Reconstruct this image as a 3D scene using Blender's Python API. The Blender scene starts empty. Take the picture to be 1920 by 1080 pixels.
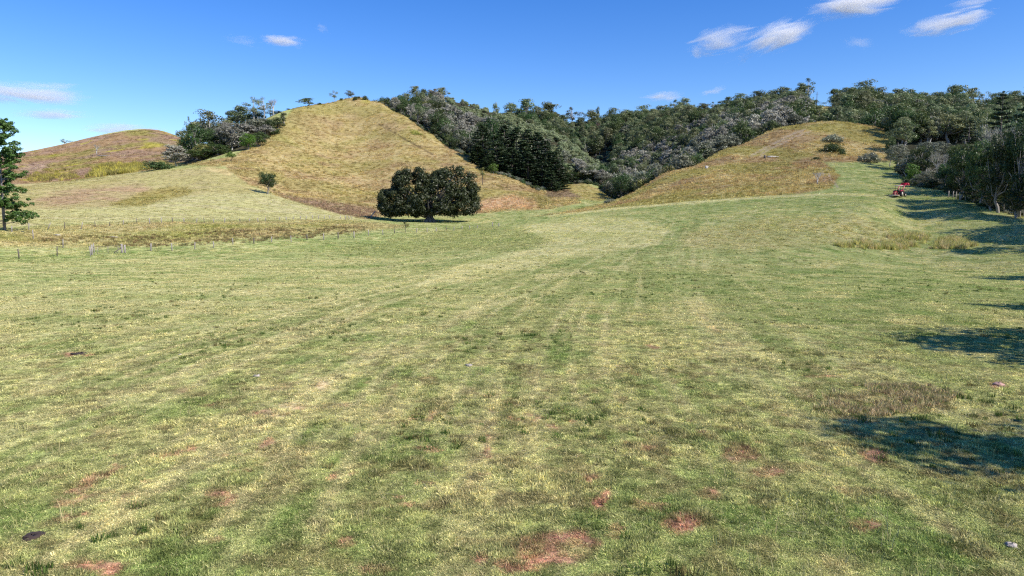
import bpy, math, random
import numpy as np
from mathutils import Vector, Matrix

SC = bpy.context.scene
COL = SC.collection
rad = math.radians

# ------------------------------------------------------------------ camera, sky, sun, exposure
CAMZ = 5.5
F = 1280.0                      # focal length in photo pixels (1920 wide)
PITCH = math.atan(130 / F)
cam_d = bpy.data.cameras.new('camera')
cam_d.sensor_width = 36; cam_d.lens = 36 * F / 1920
cam_d.clip_start = 0.1; cam_d.clip_end = 30000
cam = bpy.data.objects.new('camera', cam_d); COL.objects.link(cam)
cam.location = (0, 0, CAMZ); cam.rotation_euler = (math.pi / 2 - PITCH, 0, 0)
SC.camera = cam

SUN_EL = rad(42)
SUN_H = Vector((0.84, -0.54, 0)).normalized()
SUN_V = Vector((SUN_H.x * math.cos(SUN_EL), SUN_H.y * math.cos(SUN_EL), math.sin(SUN_EL)))
world = bpy.data.worlds.new('World'); SC.world = world; world.use_nodes = True
wn = world.node_tree; wn.nodes.clear()
sky = wn.nodes.new('ShaderNodeTexSky'); sky.sky_type = 'NISHITA'; sky.sun_disc = False
sky.sun_elevation = SUN_EL; sky.sun_rotation = math.atan2(SUN_H.x, SUN_H.y)
sky.air_density = 1.0; sky.dust_density = 0.1; sky.ozone_density = 3.0; sky.altitude = 200
hs = wn.nodes.new('ShaderNodeHueSaturation'); hs.inputs['Hue'].default_value = 0.517; hs.inputs['Saturation'].default_value = 1.38; hs.inputs['Value'].default_value = 1.0
bg = wn.nodes.new('ShaderNodeBackground'); bg.inputs['Strength'].default_value = 0.136
wo = wn.nodes.new('ShaderNodeOutputWorld')
wn.links.new(sky.outputs[0], hs.inputs['Color']); wn.links.new(hs.outputs[0], bg.inputs['Color']); wn.links.new(bg.outputs[0], wo.inputs['Surface'])
sd = bpy.data.lights.new('sun', 'SUN'); sd.energy = 4.6; sd.angle = rad(0.53); sd.color = (1.0, 0.93, 0.82)
so = bpy.data.objects.new('sun', sd); COL.objects.link(so)
so.rotation_euler = SUN_V.to_track_quat('Z', 'Y').to_euler(); so.location = (60, -40, 80)
SC.view_settings.view_transform = 'Standard'; SC.view_settings.look = 'None'
SC.view_settings.exposure = 0.44; SC.view_settings.gamma = 1.0; SC.view_settings.use_curve_mapping = False
SC.cycles.max_bounces = 12; SC.cycles.filter_width = 1.25; SC.cycles.diffuse_bounces = 3; SC.cycles.transmission_bounces = 3
SC.cycles.volume_bounces = 5; SC.cycles.transparent_max_bounces = 8
SC.cycles.use_denoising = False

# ------------------------------------------------------------------ helpers
RNG = np.random.default_rng(7)
cp, sp = math.cos(PITCH), math.sin(PITCH)

def at(px, py, D):
    """world point at forward distance D (y = D) that the photo shows at pixel px, py"""
    dx = (px - 960) / F; dy = -(py - 540) / F
    v = (dx, cp + dy * sp, -sp + dy * cp)
    k = D / v[1]
    return (v[0] * k, D, CAMZ + v[2] * k)

def project(x, y, z):
    """numpy: world -> photo pixels"""
    zz = z - CAMZ
    d = y * cp - zz * sp
    u = y * sp + zz * cp
    d = np.where(np.abs(d) < 1e-3, 1e-3, d)
    return 960 + F * x / d, 540 - F * u / d, d

def _hash(ix, iy, seed):
    h = (ix.astype(np.int64) * 374761393 + iy.astype(np.int64) * 668265263 + seed * 1442695041) & 0xffffffff
    h = ((h ^ (h >> 13)) * 1274126177) & 0xffffffff
    h = (h ^ (h >> 16)) & 0xffffff
    return h / float(0xffffff)

def vnoise(x, y, seed=0):
    x = np.asarray(x, float); y = np.asarray(y, float)
    ix = np.floor(x); iy = np.floor(y); fx = x - ix; fy = y - iy
    fx = fx * fx * (3 - 2 * fx); fy = fy * fy * (3 - 2 * fy)
    a = _hash(ix, iy, seed); b = _hash(ix + 1, iy, seed); c = _hash(ix, iy + 1, seed); d = _hash(ix + 1, iy + 1, seed)
    return (a + (b - a) * fx) * (1 - fy) + (c + (d - c) * fx) * fy

def fbm(x, y, scale, oct=4, seed=0):
    v = 0; amp = 0.5; s = 1.0 / scale; tot = 0
    for k in range(oct):
        v = v + amp * vnoise(x * s + 17.3 * k, y * s - 9.1 * k, seed + k); tot += amp
        amp *= 0.55; s *= 2.03
    return v / tot

def sstep(a, b, x):
    t = np.clip((x - a) / (b - a), 0, 1)
    return t * t * (3 - 2 * t)

def poly_mask(px, py, poly, soft):
    """soft inside mask of a polygon"""
    inside = np.zeros(px.shape, bool); dmin = np.full(px.shape, 1e9)
    n = len(poly)
    for i in range(n):
        x0, y0 = poly[i]; x1, y1 = poly[(i + 1) % n]
        c = ((y0 > py) != (y1 > py)) & (px < (x1 - x0) * (py - y0) / ((y1 - y0) or 1e-9) + x0)
        inside ^= c
        ex, ey = x1 - x0, y1 - y0
        t = np.clip(((px - x0) * ex + (py - y0) * ey) / (ex * ex + ey * ey + 1e-9), 0, 1)
        dmin = np.minimum(dmin, np.hypot(px - x0 - t * ex, py - y0 - t * ey))
    s = np.where(inside, dmin, -dmin)
    return sstep(-soft, soft, s)

def line_dist(px, py, pts):
    dmin = np.full(px.shape, 1e9)
    for (x0, y0), (x1, y1) in zip(pts[:-1], pts[1:]):
        ex, ey = x1 - x0, y1 - y0
        t = np.clip(((px - x0) * ex + (py - y0) * ey) / (ex * ex + ey * ey + 1e-9), 0, 1)
        dmin = np.minimum(dmin, np.hypot(px - x0 - t * ex, py - y0 - t * ey))
    return dmin

# ---- meshes
def mk_mesh(name, V, Fs, mats, var=None, midx=None, smooth=False):
    """V (n,3); Fs list of (m,k) int arrays; var: per-face float attribute"""
    V = np.asarray(V, np.float32); me = bpy.data.meshes.new(name)
    Fs = [np.asarray(f, np.int32) for f in Fs if len(f)]
    me.vertices.add(len(V)); me.vertices.foreach_set('co', V.ravel())
    nl = sum(f.size for f in Fs); npoly = sum(len(f) for f in Fs)
    me.loops.add(nl); me.polygons.add(npoly)
    me.loops.foreach_set('vertex_index', np.concatenate([f.ravel() for f in Fs]))
    ks = np.concatenate([np.full(len(f), f.shape[1]) for f in Fs])
    me.polygons.foreach_set('loop_start', np.concatenate([[0], np.cumsum(ks)[:-1]]).astype(np.int32))
    if not isinstance(mats, (list, tuple)): mats = [mats]
    for m in mats: me.materials.append(m)
    if midx is not None: me.polygons.foreach_set('material_index', np.asarray(midx, np.int32))
    if smooth: me.polygons.foreach_set('use_smooth', np.ones(npoly, bool))
    me.update(calc_edges=True)
    if var is not None:
        a = me.attributes.new('var', 'FLOAT', 'FACE'); a.data.foreach_set('value', np.asarray(var, np.float32))
    me.validate()
    return me

class MB:
    """mesh builder: collects boxes, tubes and sheets for ONE object"""
    def __init__(s): s.V = []; s.Q = []; s.T = []; s.n = 0; s.vq = []; s.vt = []
    def add(s, V, Q=None, T=None, var=0.5):
        V = np.asarray(V, float).reshape(-1, 3)
        if Q is not None and len(Q):
            Q = np.asarray(Q, int); s.Q.append(Q + s.n); s.vq.append(np.broadcast_to(var, (len(Q),)))
        if T is not None and len(T):
            T = np.asarray(T, int); s.T.append(T + s.n); s.vt.append(np.broadcast_to(var, (len(T),)))
        s.V.append(V); s.n += len(V)
    def box(s, c, d, rz=0.0, ry=0.0, rx=0.0):
        h = np.array(d) / 2
        P = np.array([[-1, -1, -1], [1, -1, -1], [1, 1, -1], [-1, 1, -1], [-1, -1, 1], [1, -1, 1], [1, 1, 1], [-1, 1, 1]]) * h
        R = np.array(Matrix.Rotation(rz, 3, 'Z') @ Matrix.Rotation(ry, 3, 'Y') @ Matrix.Rotation(rx, 3, 'X'))
        s.add(P @ R.T + np.array(c), [[0, 3, 2, 1], [4, 5, 6, 7], [0, 1, 5, 4], [1, 2, 6, 5], [2, 3, 7, 6], [3, 0, 4, 7]])
    def tube(s, pts, radii, k=6, var=0.5, cap=True):
        pts = np.asarray(pts, float); n = len(pts)
        radii = np.broadcast_to(np.asarray(radii, float), (n,))
        tan = np.gradient(pts, axis=0); tan /= (np.linalg.norm(tan, axis=1, keepdims=True) + 1e-9)
        ref = np.array([0.13, 0.21, 1.0]) if abs(tan[0][2]) < 0.8 * np.linalg.norm(tan[0]) else np.array([1.0, 0.17, 0.05])
        a = np.cross(tan, ref); a /= (np.linalg.norm(a, axis=1, keepdims=True) + 1e-9); b = np.cross(tan, a)
        th = np.arange(k) * 2 * math.pi / k
        V = (pts[:, None, :] + radii[:, None, None] * (a[:, None, :] * np.cos(th)[None, :, None] + b[:, None, :] * np.sin(th)[None, :, None])).reshape(-1, 3)
        Q = []
        for i in range(n - 1):
            for j in range(k):
                Q.append([i * k + j, i * k + (j + 1) % k, (i + 1) * k + (j + 1) % k, (i + 1) * k + j])
        T = []
        if cap:
            V = np.vstack([V, pts[:1], pts[-1:]]); c0 = n * k; c1 = c0 + 1
            for j in range(k):
                T.append([c0, (j + 1) % k, j]); T.append([c1, (n - 1) * k + j, (n - 1) * k + (j + 1) % k])
        s.add(V, Q, T, var)
    def mesh(s, name, mats, smooth=False):
        V = np.vstack(s.V); Fs = []; var = []
        if s.Q: Fs.append(np.vstack(s.Q)); var.append(np.concatenate(s.vq))
        if s.T: Fs.append(np.vstack(s.T)); var.append(np.concatenate(s.vt))
        return mk_mesh(name, V, Fs, mats, var=np.concatenate(var), smooth=smooth)

def link(name, me, parent=None):
    o = bpy.data.objects.new(name, me); COL.objects.link(o)
    if parent is not None: o.parent = parent
    return o

def tag(o, label=None, cat=None, group=None, kind=None):
    if label: o['label'] = label
    if cat: o['category'] = cat
    if group: o['group'] = group
    if kind: o['kind'] = kind
    return o

def thing(name, label, cat, loc=(0, 0, 0), rz=0.0, group=None):
    o = bpy.data.objects.new(name, None); COL.objects.link(o)
    o.empty_display_size = 0.5
    o.location = loc; o.rotation_euler = (0, 0, rz)
    return tag(o, label, cat, group)

def dup(root, loc, rz=0.0, scale=(1, 1, 1), label=None, group=None, cat=None):
    r = root.copy(); COL.objects.link(r); r.location = loc; r.rotation_euler = (0, 0, rz); r.scale = scale
    if label: r['label'] = label
    if group: r['group'] = group
    elif 'group' in r: del r['group']
    if cat: r['category'] = cat
    for ch in list(root.children):
        c = ch.copy(); COL.objects.link(c); c.parent = r
        for g in ch.children:
            d = g.copy(); COL.objects.link(d); d.parent = c
    return r

# ------------------------------------------------------------------ materials
def mat_new(name):
    m = bpy.data.materials.new(name); m.use_nodes = True; nt = m.node_tree; nt.nodes.clear()
    out = nt.nodes.new('ShaderNodeOutputMaterial'); return m, nt, out

def N(nt, typ, **kw):
    n = nt.nodes.new('ShaderNode' + typ)
    for k, v in kw.items():
        if k in n.inputs: n.inputs[k].default_value = v
        else: setattr(n, k, v)
    return n

def mixc(nt, fac, a, b, blend='MIX'):
    n = nt.nodes.new('ShaderNodeMix'); n.data_type = 'RGBA'; n.blend_type = blend
    for s, v in ((n.inputs[0], fac), (n.inputs[6], a), (n.inputs[7], b)):
        if hasattr(v, 'links'): nt.links.new(v, s)
        elif isinstance(v, (int, float)): s.default_value = v
        else: s.default_value = (*v, 1)
    return n.outputs[2]

def ramp(nt, src, pts):
    r = nt.nodes.new('ShaderNodeValToRGB'); e = r.color_ramp.elements
    while len(e) < len(pts): e.new(0.5)
    for el, (p, c) in zip(e, pts):
        el.position = p; el.color = (*c, 1) if len(c) == 3 else c
    nt.links.new(src, r.inputs[0]); return r.outputs[0]

def leaf_mat(name, dark, mid, light, transl=0.3, hue=0.04, val=0.35):
    m, nt, out = mat_new(name)
    a = N(nt, 'Attribute', attribute_name='var')
    c = ramp(nt, a.outputs['Fac'], [(0.0, dark), (0.5, mid), (1.0, light)])
    oi = N(nt, 'ObjectInfo')
    h = N(nt, 'HueSaturation')
    mr = N(nt, 'MapRange'); nt.links.new(oi.outputs['Random'], mr.inputs[0]); mr.inputs[3].default_value = 0.5 - hue; mr.inputs[4].default_value = 0.5 + hue * 0.6
    ml = N(nt, 'Math', operation='MULTIPLY'); nt.links.new(oi.outputs['Random'], ml.inputs[0]); ml.inputs[1].default_value = 7.13
    fr = N(nt, 'Math', operation='FRACT'); nt.links.new(ml.outputs[0], fr.inputs[0])
    mv = N(nt, 'MapRange'); nt.links.new(fr.outputs[0], mv.inputs[0]); mv.inputs[3].default_value = 1 - val; mv.inputs[4].default_value = 1 + val
    nt.links.new(mr.outputs[0], h.inputs['Hue']); nt.links.new(mv.outputs[0], h.inputs['Value']); nt.links.new(c, h.inputs['Color'])
    d = N(nt, 'BsdfDiffuse'); t = N(nt, 'BsdfTranslucent'); mx = N(nt, 'MixShader', Fac=transl)
    mx.inputs[0].default_value = transl
    g = N(nt, 'BsdfGlossy', Roughness=0.45); mx2 = N(nt, 'MixShader'); mx2.inputs[0].default_value = 0.035
    nt.links.new(h.outputs[0], d.inputs[0]); nt.links.new(h.outputs[0], t.inputs[0])
    nt.links.new(d.outputs[0], mx.inputs[1]); nt.links.new(t.outputs[0], mx.inputs[2])
    nt.links.new(mx.outputs[0], mx2.inputs[1]); nt.links.new(g.outputs[0], mx2.inputs[2])
    nt.links.new(mx2.outputs[0], out.inputs[0])
    return m

def bark_mat(name, c1, c2, scale=1.2):
    m, nt, out = mat_new(name)
    tc = N(nt, 'TexCoord'); mp = N(nt, 'Mapping'); mp.inputs['Scale'].default_value = (1, 1, 0.25)
    no = N(nt, 'TexNoise', Scale=scale * 3, Detail=5.0)
    nt.links.new(tc.outputs['Object'], mp.inputs[0]); nt.links.new(mp.outputs[0], no.inputs['Vector'])
    c = ramp(nt, no.outputs[0], [(0.35, c1), (0.65, c2)])
    b = N(nt, 'Bump', Strength=0.5, Distance=0.05); nt.links.new(no.outputs[0], b.inputs['Height'])
    d = N(nt, 'BsdfPrincipled', Roughness=0.85); nt.links.new(c, d.inputs['Base Color']); nt.links.new(b.outputs[0], d.inputs['Normal'])
    nt.links.new(d.outputs[0], out.inputs[0]); return m

def plain_mat(name, c, rough=0.5, metal=0.0, var=0.15, scale=8):
    m, nt, out = mat_new(name)
    tc = N(nt, 'TexCoord'); no = N(nt, 'TexNoise', Scale=float(scale), Detail=5.0); nt.links.new(tc.outputs['Object'], no.inputs['Vector'])
    lo = tuple(x * (1 - var) for x in c); hi = tuple(min(1, x * (1 + var)) for x in c)
    cc = ramp(nt, no.outputs[0], [(0.3, lo), (0.7, hi)])
    d = N(nt, 'BsdfPrincipled', Roughness=rough, Metallic=metal); nt.links.new(cc, d.inputs['Base Color']); nt.links.new(d.outputs[0], out.inputs[0]); return m

M_EUC = leaf_mat('gum_leaves', (0.068, 0.095, 0.043), (0.162, 0.201, 0.086), (0.298, 0.325, 0.162))
M_DARK = leaf_mat('dark_leaves', (0.024, 0.045, 0.015), (0.059, 0.101, 0.026), (0.119, 0.171, 0.052))
M_FIG = leaf_mat('fig_leaves', (0.020, 0.027, 0.010), (0.042, 0.054, 0.018), (0.082, 0.094, 0.036), transl=0.12, hue=0.0, val=0.0)
M_BRIGHT = leaf_mat('bright_leaves', (0.05, 0.11, 0.015), (0.11, 0.20, 0.025), (0.19, 0.29, 0.05), hue=0.02, val=0.2)
M_PINE = leaf_mat('pine_needles', (0.014, 0.026, 0.012), (0.031, 0.055, 0.019), (0.066, 0.102, 0.034), transl=0.15, hue=0.01, val=0.2)
M_PINEG = leaf_mat('young_pine_needles', (0.03, 0.07, 0.015), (0.08, 0.16, 0.03), (0.15, 0.25, 0.055), transl=0.25, hue=0.0, val=0.0)
M_GREY = leaf_mat('grey_twigs', (0.145, 0.140, 0.106), (0.281, 0.272, 0.212), (0.425, 0.412, 0.323), transl=0.15, hue=0.01, val=0.28)
M_GREYG = leaf_mat('grey_green_leaves', (0.105, 0.119, 0.077), (0.196, 0.211, 0.140), (0.336, 0.350, 0.239), transl=0.25, hue=0.03, val=0.28)
M_SCRUB = leaf_mat('scrub_leaves', (0.13, 0.165, 0.07), (0.25, 0.30, 0.14), (0.37, 0.42, 0.22), transl=0.25, hue=0.015, val=0.1)
M_OLIVE = leaf_mat('olive_leaves', (0.070, 0.080, 0.020), (0.160, 0.170, 0.045), (0.260, 0.260, 0.080), transl=0.25, hue=0.02, val=0.2)
M_RUST = leaf_mat('rusty_leaves', (0.08, 0.05, 0.035), (0.15, 0.095, 0.065), (0.22, 0.15, 0.10), transl=0.2, hue=0.02, val=0.2)
M_BARKP = bark_mat('pale_bark', (0.30, 0.28, 0.25), (0.55, 0.52, 0.47))
M_BARKG = bark_mat('grey_bark', (0.16, 0.14, 0.12), (0.34, 0.31, 0.28))
M_BARKD = bark_mat('dark_bark', (0.05, 0.042, 0.035), (0.12, 0.10, 0.085))
M_POST = bark_mat('weathered_timber', (0.22, 0.19, 0.16), (0.42, 0.38, 0.33), 4)
M_POSTD = bark_mat('dark_timber', (0.07, 0.06, 0.05), (0.18, 0.15, 0.12), 4)
M_WIRE = plain_mat('galvanised_wire', (0.35, 0.34, 0.33), 0.5, 0.8)
# ------------------------------------------------------------------ terrain
# survey of the place: for each sight line (photo column) the heights met at growing distances
CTRL = {
 0:   [(500, 78), (485, 95), (440, 122), (425, 140), (398, 178), (368, 215), (349, 262), (352, 300), (330, 360), (310, 420), (291, 500), ('z', 600, 45), ('z', 800, 30)],
 150: [(478, 102), (462, 117), (432, 140), (415, 158), (393, 188), (375, 212), (352, 250), (337, 285), (336, 325), (315, 380), (290, 450), (262, 540), ('z', 640, 60), ('z', 800, 40)],
 300: [(466, 112), (440, 131), (412, 163), (395, 185), (381, 203), (374, 220), (348, 252), (318, 290), (315, 330), (300, 390), (270, 470), (245, 560), ('z', 650, 68), ('z', 800, 50)],
 350: [(462, 115), (435, 136), (411, 168), (392, 190), (374, 212), (345, 251), (315, 289), (311, 325), (306, 380), (285, 450), (262, 530), ('z', 650, 60), ('z', 800, 50)],
 400: [(458, 118), (430, 140), (410, 172), (390, 196), (369, 218), (340, 250), (312, 288), (304, 310), (295, 335), (282, 372), (266, 420), ('z', 480, 56), ('z', 600, 60), ('z', 800, 50)],
 480: [(453, 124), (425, 150), (409, 180), (388, 203), (364, 225), (357, 246), (335, 268), (300, 315), (266, 357), (250, 385), (233, 420), ('z', 480, 62), ('z', 600, 55), ('z', 800, 50)],
 525: [(450, 128), (425, 153), (409, 184), (386, 208), (372, 232), (345, 270), (300, 323), (240, 380), (210, 432), ('z', 480, 68), ('z', 600, 55), ('z', 800, 48)],
 560: [(447, 134), (425, 158), (408, 188), (384, 214), (378, 238), (350, 274), (300, 330), (250, 385), (202, 440), ('z', 480, 72), ('z', 600, 55), ('z', 800, 45)],
 590: [(445, 138), (424, 163), (408, 192), (390, 215), (382, 240), (350, 280), (300, 337), (245, 400), (197, 452), ('z', 500, 76), ('z', 610, 58), ('z', 800, 48)],
 620: [(442, 142), (422, 168), (408, 196), (396, 216), (388, 240), (350, 285), (300, 345), (240, 415), (194, 460), ('z', 510, 80), ('z', 620, 60), ('z', 800, 50)],
 680: [(437, 150), (420, 178), (412, 204), (402, 225), (388, 250), (350, 300), (300, 352), (240, 420), (184, 480), ('z', 540, 84), ('z', 620, 75), ('z', 800, 60)],
 720: [(435, 155), (422, 178), (414, 205), (402, 230), (384, 256), (345, 301), (295, 351), (245, 405), (194, 460), ('z', 495, 74), ('z', 540, 84), ('z', 620, 80), ('z', 800, 60)],
 760: [(433, 160), (424, 180), (416, 206), (402, 235), (380, 262), (340, 303), (290, 350), (250, 392), (216, 430), ('z', 460, 70), ('z', 520, 84), ('z', 600, 80), ('z', 800, 60)],
 810: [(431, 168), (422, 188), (414, 212), (399, 240), (375, 268), (335, 310), (288, 357), (250, 400), ('z', 432, 58), ('z', 490, 80), ('z', 560, 94), ('z', 700, 85), ('z', 850, 65)],
 860: [(430, 175), (421, 195), (412, 218), (396, 245), (370, 274), (330, 317), (285, 365), ('z', 400, 45), ('z', 450, 66), ('z', 515, 91), ('z', 580, 88), ('z', 700, 84), ('z', 850, 70)],
 950: [(424, 172), (413, 195), (403, 218), (392, 240), (375, 268), (350, 297), (329, 322), ('z', 355, 26), ('z', 400, 42), ('z', 460, 67), ('z', 505, 78), ('z', 580, 66), ('z', 700, 98), ('z', 850, 80)],
 1060:[(412, 165), (402, 185), (394, 210), (384, 238), (371, 262), (372, 300), (362, 330), (346, 370), ('z', 400, 36), ('z', 440, 50), ('z', 475, 56), ('z', 560, 44), ('z', 700, 96), ('z', 850, 80)],
 1120:[(408, 158), (398, 178), (391, 203), (384, 235), (378, 280), (370, 320), (354, 352), ('z', 390, 30), ('z', 425, 35), ('z', 500, 30), ('z', 600, 60), ('z', 700, 94), ('z', 850, 80)],
 1160:[(405, 152), (390, 178), (379, 210), (377, 250), (374, 300), ('z', 350, 15), ('z', 400, 20), ('z', 500, 40), ('z', 600, 68), ('z', 700, 96), ('z', 850, 80)],
 1250:[(400, 146), (381, 170), (352, 208), (325, 240), ('z', 275, 16), ('z', 350, 20), ('z', 450, 45), ('z', 600, 84), ('z', 700, 102), ('z', 850, 90)],
 1350:[(395, 140), (373, 167), (345, 192), (312, 230), (284, 270), ('z', 315, 30), ('z', 400, 48), ('z', 500, 75), ('z', 600, 97), ('z', 700, 108), ('z', 850, 95)],
 1450:[(390, 136), (367, 162), (330, 200), (288, 250), (243, 300), ('z', 345, 43), ('z', 420, 60), ('z', 520, 84), ('z', 640, 106), ('z', 850, 95)],
 1560:[(385, 132), (362, 158), (330, 190), (300, 222), (262, 265), (228, 310), ('z', 360, 47), ('z', 450, 70), ('z', 550, 93), ('z', 700, 95), ('z', 850, 90)],
 1640:[(385, 128), (365, 150), (340, 178), (308, 217), (275, 260), (238, 305), ('z', 355, 44), ('z', 450, 66), ('z', 560, 88), ('z', 850, 85)],
 1700:[(470, 100), (440, 112), (405, 130), (368, 150), (342, 178), (318, 205), (290, 240), (255, 300), ('z', 350, 45), ('z', 420, 58), ('z', 560, 88), ('z', 850, 80)],
 1800:[(470, 98), (442, 110), (412, 121), (388, 130), ('z', 170, 15), ('z', 230, 27), ('z', 300, 40), ('z', 400, 58), ('z', 560, 92), ('z', 850, 80)],
 1920:[(480, 90), (445, 105), (420, 114), ('z', 150, 9), ('z', 200, 17), ('z', 300, 36), ('z', 400, 54), ('z', 560, 90), ('z', 850, 80)],
}
cx, cy, cz = [], [], []
for px, lst in CTRL.items():
    for e in lst:
        if e[0] == 'z':
            x = (px - 960) / (F * cp) * e[1]; cx.append(x); cy.append(e[1]); cz.append(e[2])
        else:
            p = at(px, e[0], e[1]); cx.append(p[0]); cy.append(p[1]); cz.append(p[2])
for a in range(-180, 181, 15):                       # flat near ground, all round
    for r in (2.0, 6.0, 14.0, 28.0, 50.0, 72.0):
        if abs(a) > 37 or r < 73: cx.append(r * math.sin(rad(a))); cy.append(r * math.cos(rad(a))); cz.append(0.0)
for a in list(range(-180, -44, 15)) + list(range(45, 181, 15)):   # country outside the frame
    s = 1.0 if a > 0 else 0.8
    side = max(0.0, 1 - (abs(a) - 45) / 110)
    for r, z in ((110, 3), (160, 9), (260, 24), (400, 46), (600, 66), (850, 60)):
        cx.append(r * math.sin(rad(a))); cy.append(r * math.cos(rad(a))); cz.append(z * s * (0.25 + 0.75 * side))
for a in range(-180, 181, 15):
    for r, z in ((1400, 35), (3000, 30)):
        cx.append(r * math.sin(rad(a))); cy.append(r * math.cos(rad(a))); cz.append(z)
cx, cy, cz = map(np.array, (cx, cy, cz))
KA = 2.4
def to_uv(x, y): return np.arctan2(x, y) * KA, 1.0 * np.log(np.hypot(x, y) + 1e-6)
cu, cv = to_uv(cx, cy)
def phi(r2): return 0.5 * r2 * np.log(r2 + 1e-9)
n = len(cu)
A = phi((cu[:, None] - cu[None]) ** 2 + (cv[:, None] - cv[None]) ** 2)
P = np.stack([np.ones(n), cu, cv], 1)
A[np.arange(n), np.arange(n)] += 2e-4
big = np.zeros((n + 3, n + 3)); big[:n, :n] = A; big[:n, n:] = P; big[n:, :n] = P.T
sol = np.linalg.lstsq(big, np.concatenate([cz, np.zeros(3)]), rcond=None)[0]
def rbf(u, v):
    out = np.empty(u.shape)
    for i in range(0, len(u), 20000):
        uu, vv = u[i:i + 20000], v[i:i + 20000]
        K = phi((uu[:, None] - cu[None]) ** 2 + (vv[:, None] - cv[None]) ** 2)
        out[i:i + 20000] = K @ sol[:n] + sol[n] + sol[n + 1] * uu + sol[n + 2] * vv
    return out
# coarse lattice of the survey surface in (azimuth, ln r)
AZ0, AZ1, NA = -math.pi, math.pi, 721
LR0, LR1, NR = math.log(1.5), math.log(3200), 360
ga = np.linspace(AZ0, AZ1, NA); gr = np.linspace(LR0, LR1, NR)
GA, GR = np.meshgrid(ga, gr)
GZ = rbf((GA * KA).ravel(), GR.ravel()).reshape(NR, NA)
flat = sstep(math.log(60), math.log(95), GR)
GZ = GZ * (0.1 + 0.9 * flat)
wrap = sstep(math.pi - 0.5, math.pi, np.abs(GA)); avg = GZ[:, :1] * 0.5 + GZ[:, -1:] * 0.5
GZ = GZ * (1 - wrap) + avg * wrap
GZ = np.clip(GZ, -3, 130)
def base_z(x, y):
    a = np.arctan2(x, y); l = np.log(np.hypot(x, y) + 1e-6)
    fa = np.clip((a - AZ0) / (AZ1 - AZ0) * (NA - 1), 0, NA - 1.001); fr = np.clip((l - LR0) / (LR1 - LR0) * (NR - 1), 0, NR - 1.001)
    i = fa.astype(int); j = fr.astype(int); s = fa - i; t = fr - j
    s2 = s; t2 = t
    return (GZ[j, i] * (1 - s2) + GZ[j, i + 1] * s2) * (1 - t2) + (GZ[j + 1, i] * (1 - s2) + GZ[j + 1, i + 1] * s2) * t2
def terrain(x, y):
    x = np.atleast_1d(np.asarray(x, float)); y = np.atleast_1d(np.asarray(y, float))
    r = np.hypot(x, y); z = base_z(x, y)
    far = sstep(110, 260, r)
    z = z + 0.10 * (fbm(x, y, 3.0, 4, 11) - 0.5) * (1 - 0.3 * far) + 0.35 * (fbm(x, y, 16, 3, 5) - 0.5) * sstep(25, 80, r)
    z = z + far * (0.9 * (fbm(x, y, 22, 3, 3) - 0.5) + 0.3 * (fbm(x, y, 5, 3, 9) - 0.5))
    return z
def tz(x, y): return float(terrain(x, y)[0])
def on_ground(px, D, dz=0.0):
    x = (px - 960) / (F * cp) * D
    for _ in range(4):                                     # column px at forward distance D
        z = tz(x, D); d = D * cp - (z - CAMZ) * sp; x = (px - 960) / F * d
    return (x, D, tz(x, D) + dz)
def hit(px, py, dmin=6.0):
    """first ground point seen at photo pixel px, py"""
    dx = (px - 960) / F; dy = -(py - 540) / F; v = (dx, cp + dy * sp, -sp + dy * cp)
    k = np.exp(np.linspace(math.log(dmin), math.log(900), 1500))
    X = v[0] * k; Y = v[1] * k; Z = CAMZ + v[2] * k; below = Z < terrain(X, Y)
    i = int(np.argmax(below)) if below.any() else len(k) - 1
    return (X[i], Y[i], tz(X[i], Y[i]))

# ---- land cover
def C(*v): return np.array(v, float)
G_MOWN = C(.260, .300, .112); G_RICH = C(.140, .215, .055); G_STRAW = C(.480, .440, .235); G_PALE = C(.425, .405, .185)
G_GOLD = C(.335, .258, .100); G_TAN = C(.415, .335, .168); G_BROWN = C(.220, .150, .084); G_PURP = C(.190, .130, .100)
G_YEL = C(.420, .400, .055); G_DIRT = C(.430, .220, .155); G_FOREST = C(.050, .048, .030); G_OLIVE = C(.200, .190, .055)
def lerp(a, b, t): t = np.asarray(t)[..., None]; return a * (1 - t) + b * t

P_GOLD = [(436, 322), (425, 312), (340, 309), (440, 292), (500, 255), (540, 215), (560, 190), (680, 165), (720, 185), (790, 225), (870, 280), (955, 325), (1078, 370), (1088, 381), (1030, 391), (905, 399), (740, 404), (690, 411), (640, 402), (560, 380), (500, 360), (462, 345)]
P_GULLYB = [(500, 355), (560, 372), (620, 378), (700, 388), (722, 400), (690, 413), (640, 404), (575, 386)]
P_SMALL = [(1020, 372), (1035, 350), (1090, 340), (1150, 368), (1125, 377), (1070, 372)]
P_SMALLB = [(1020, 375), (1030, 352), (1060, 352), (1090, 370), (1060, 373)]
P_F = [(1000, 407), (1085, 393), (1150, 378), (1250, 318), (1350, 275), (1450, 235), (1560, 215), (1700, 232), (1700, 262), (1668, 303), (1600, 304), (1545, 305), (1572, 330), (1560, 352), (1500, 364), (1330, 375), (1160, 389), (1060, 401)]
P_FARB = [(-900, 360), (-900, 250), (0, 280), (340, 232), (420, 290), (272, 321), (150, 338), (0, 348)]
P_SPUR = [(-900, 360), (0, 348), (150, 338), (280, 320), (400, 311), (438, 322), (470, 350), (560, 380), (690, 412), (600, 411), (300, 413), (150, 420), (0, 428), (-900, 440)]
P_HOLB = [(50, 388), (90, 362), (180, 348), (262, 346), (285, 358), (235, 372), (190, 386)]
P_HOLG = [(205, 386), (270, 358), (330, 350), (372, 356), (340, 368), (260, 386)]
P_HILITE = [(375, 313), (440, 318), (434, 330), (400, 322)]
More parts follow.
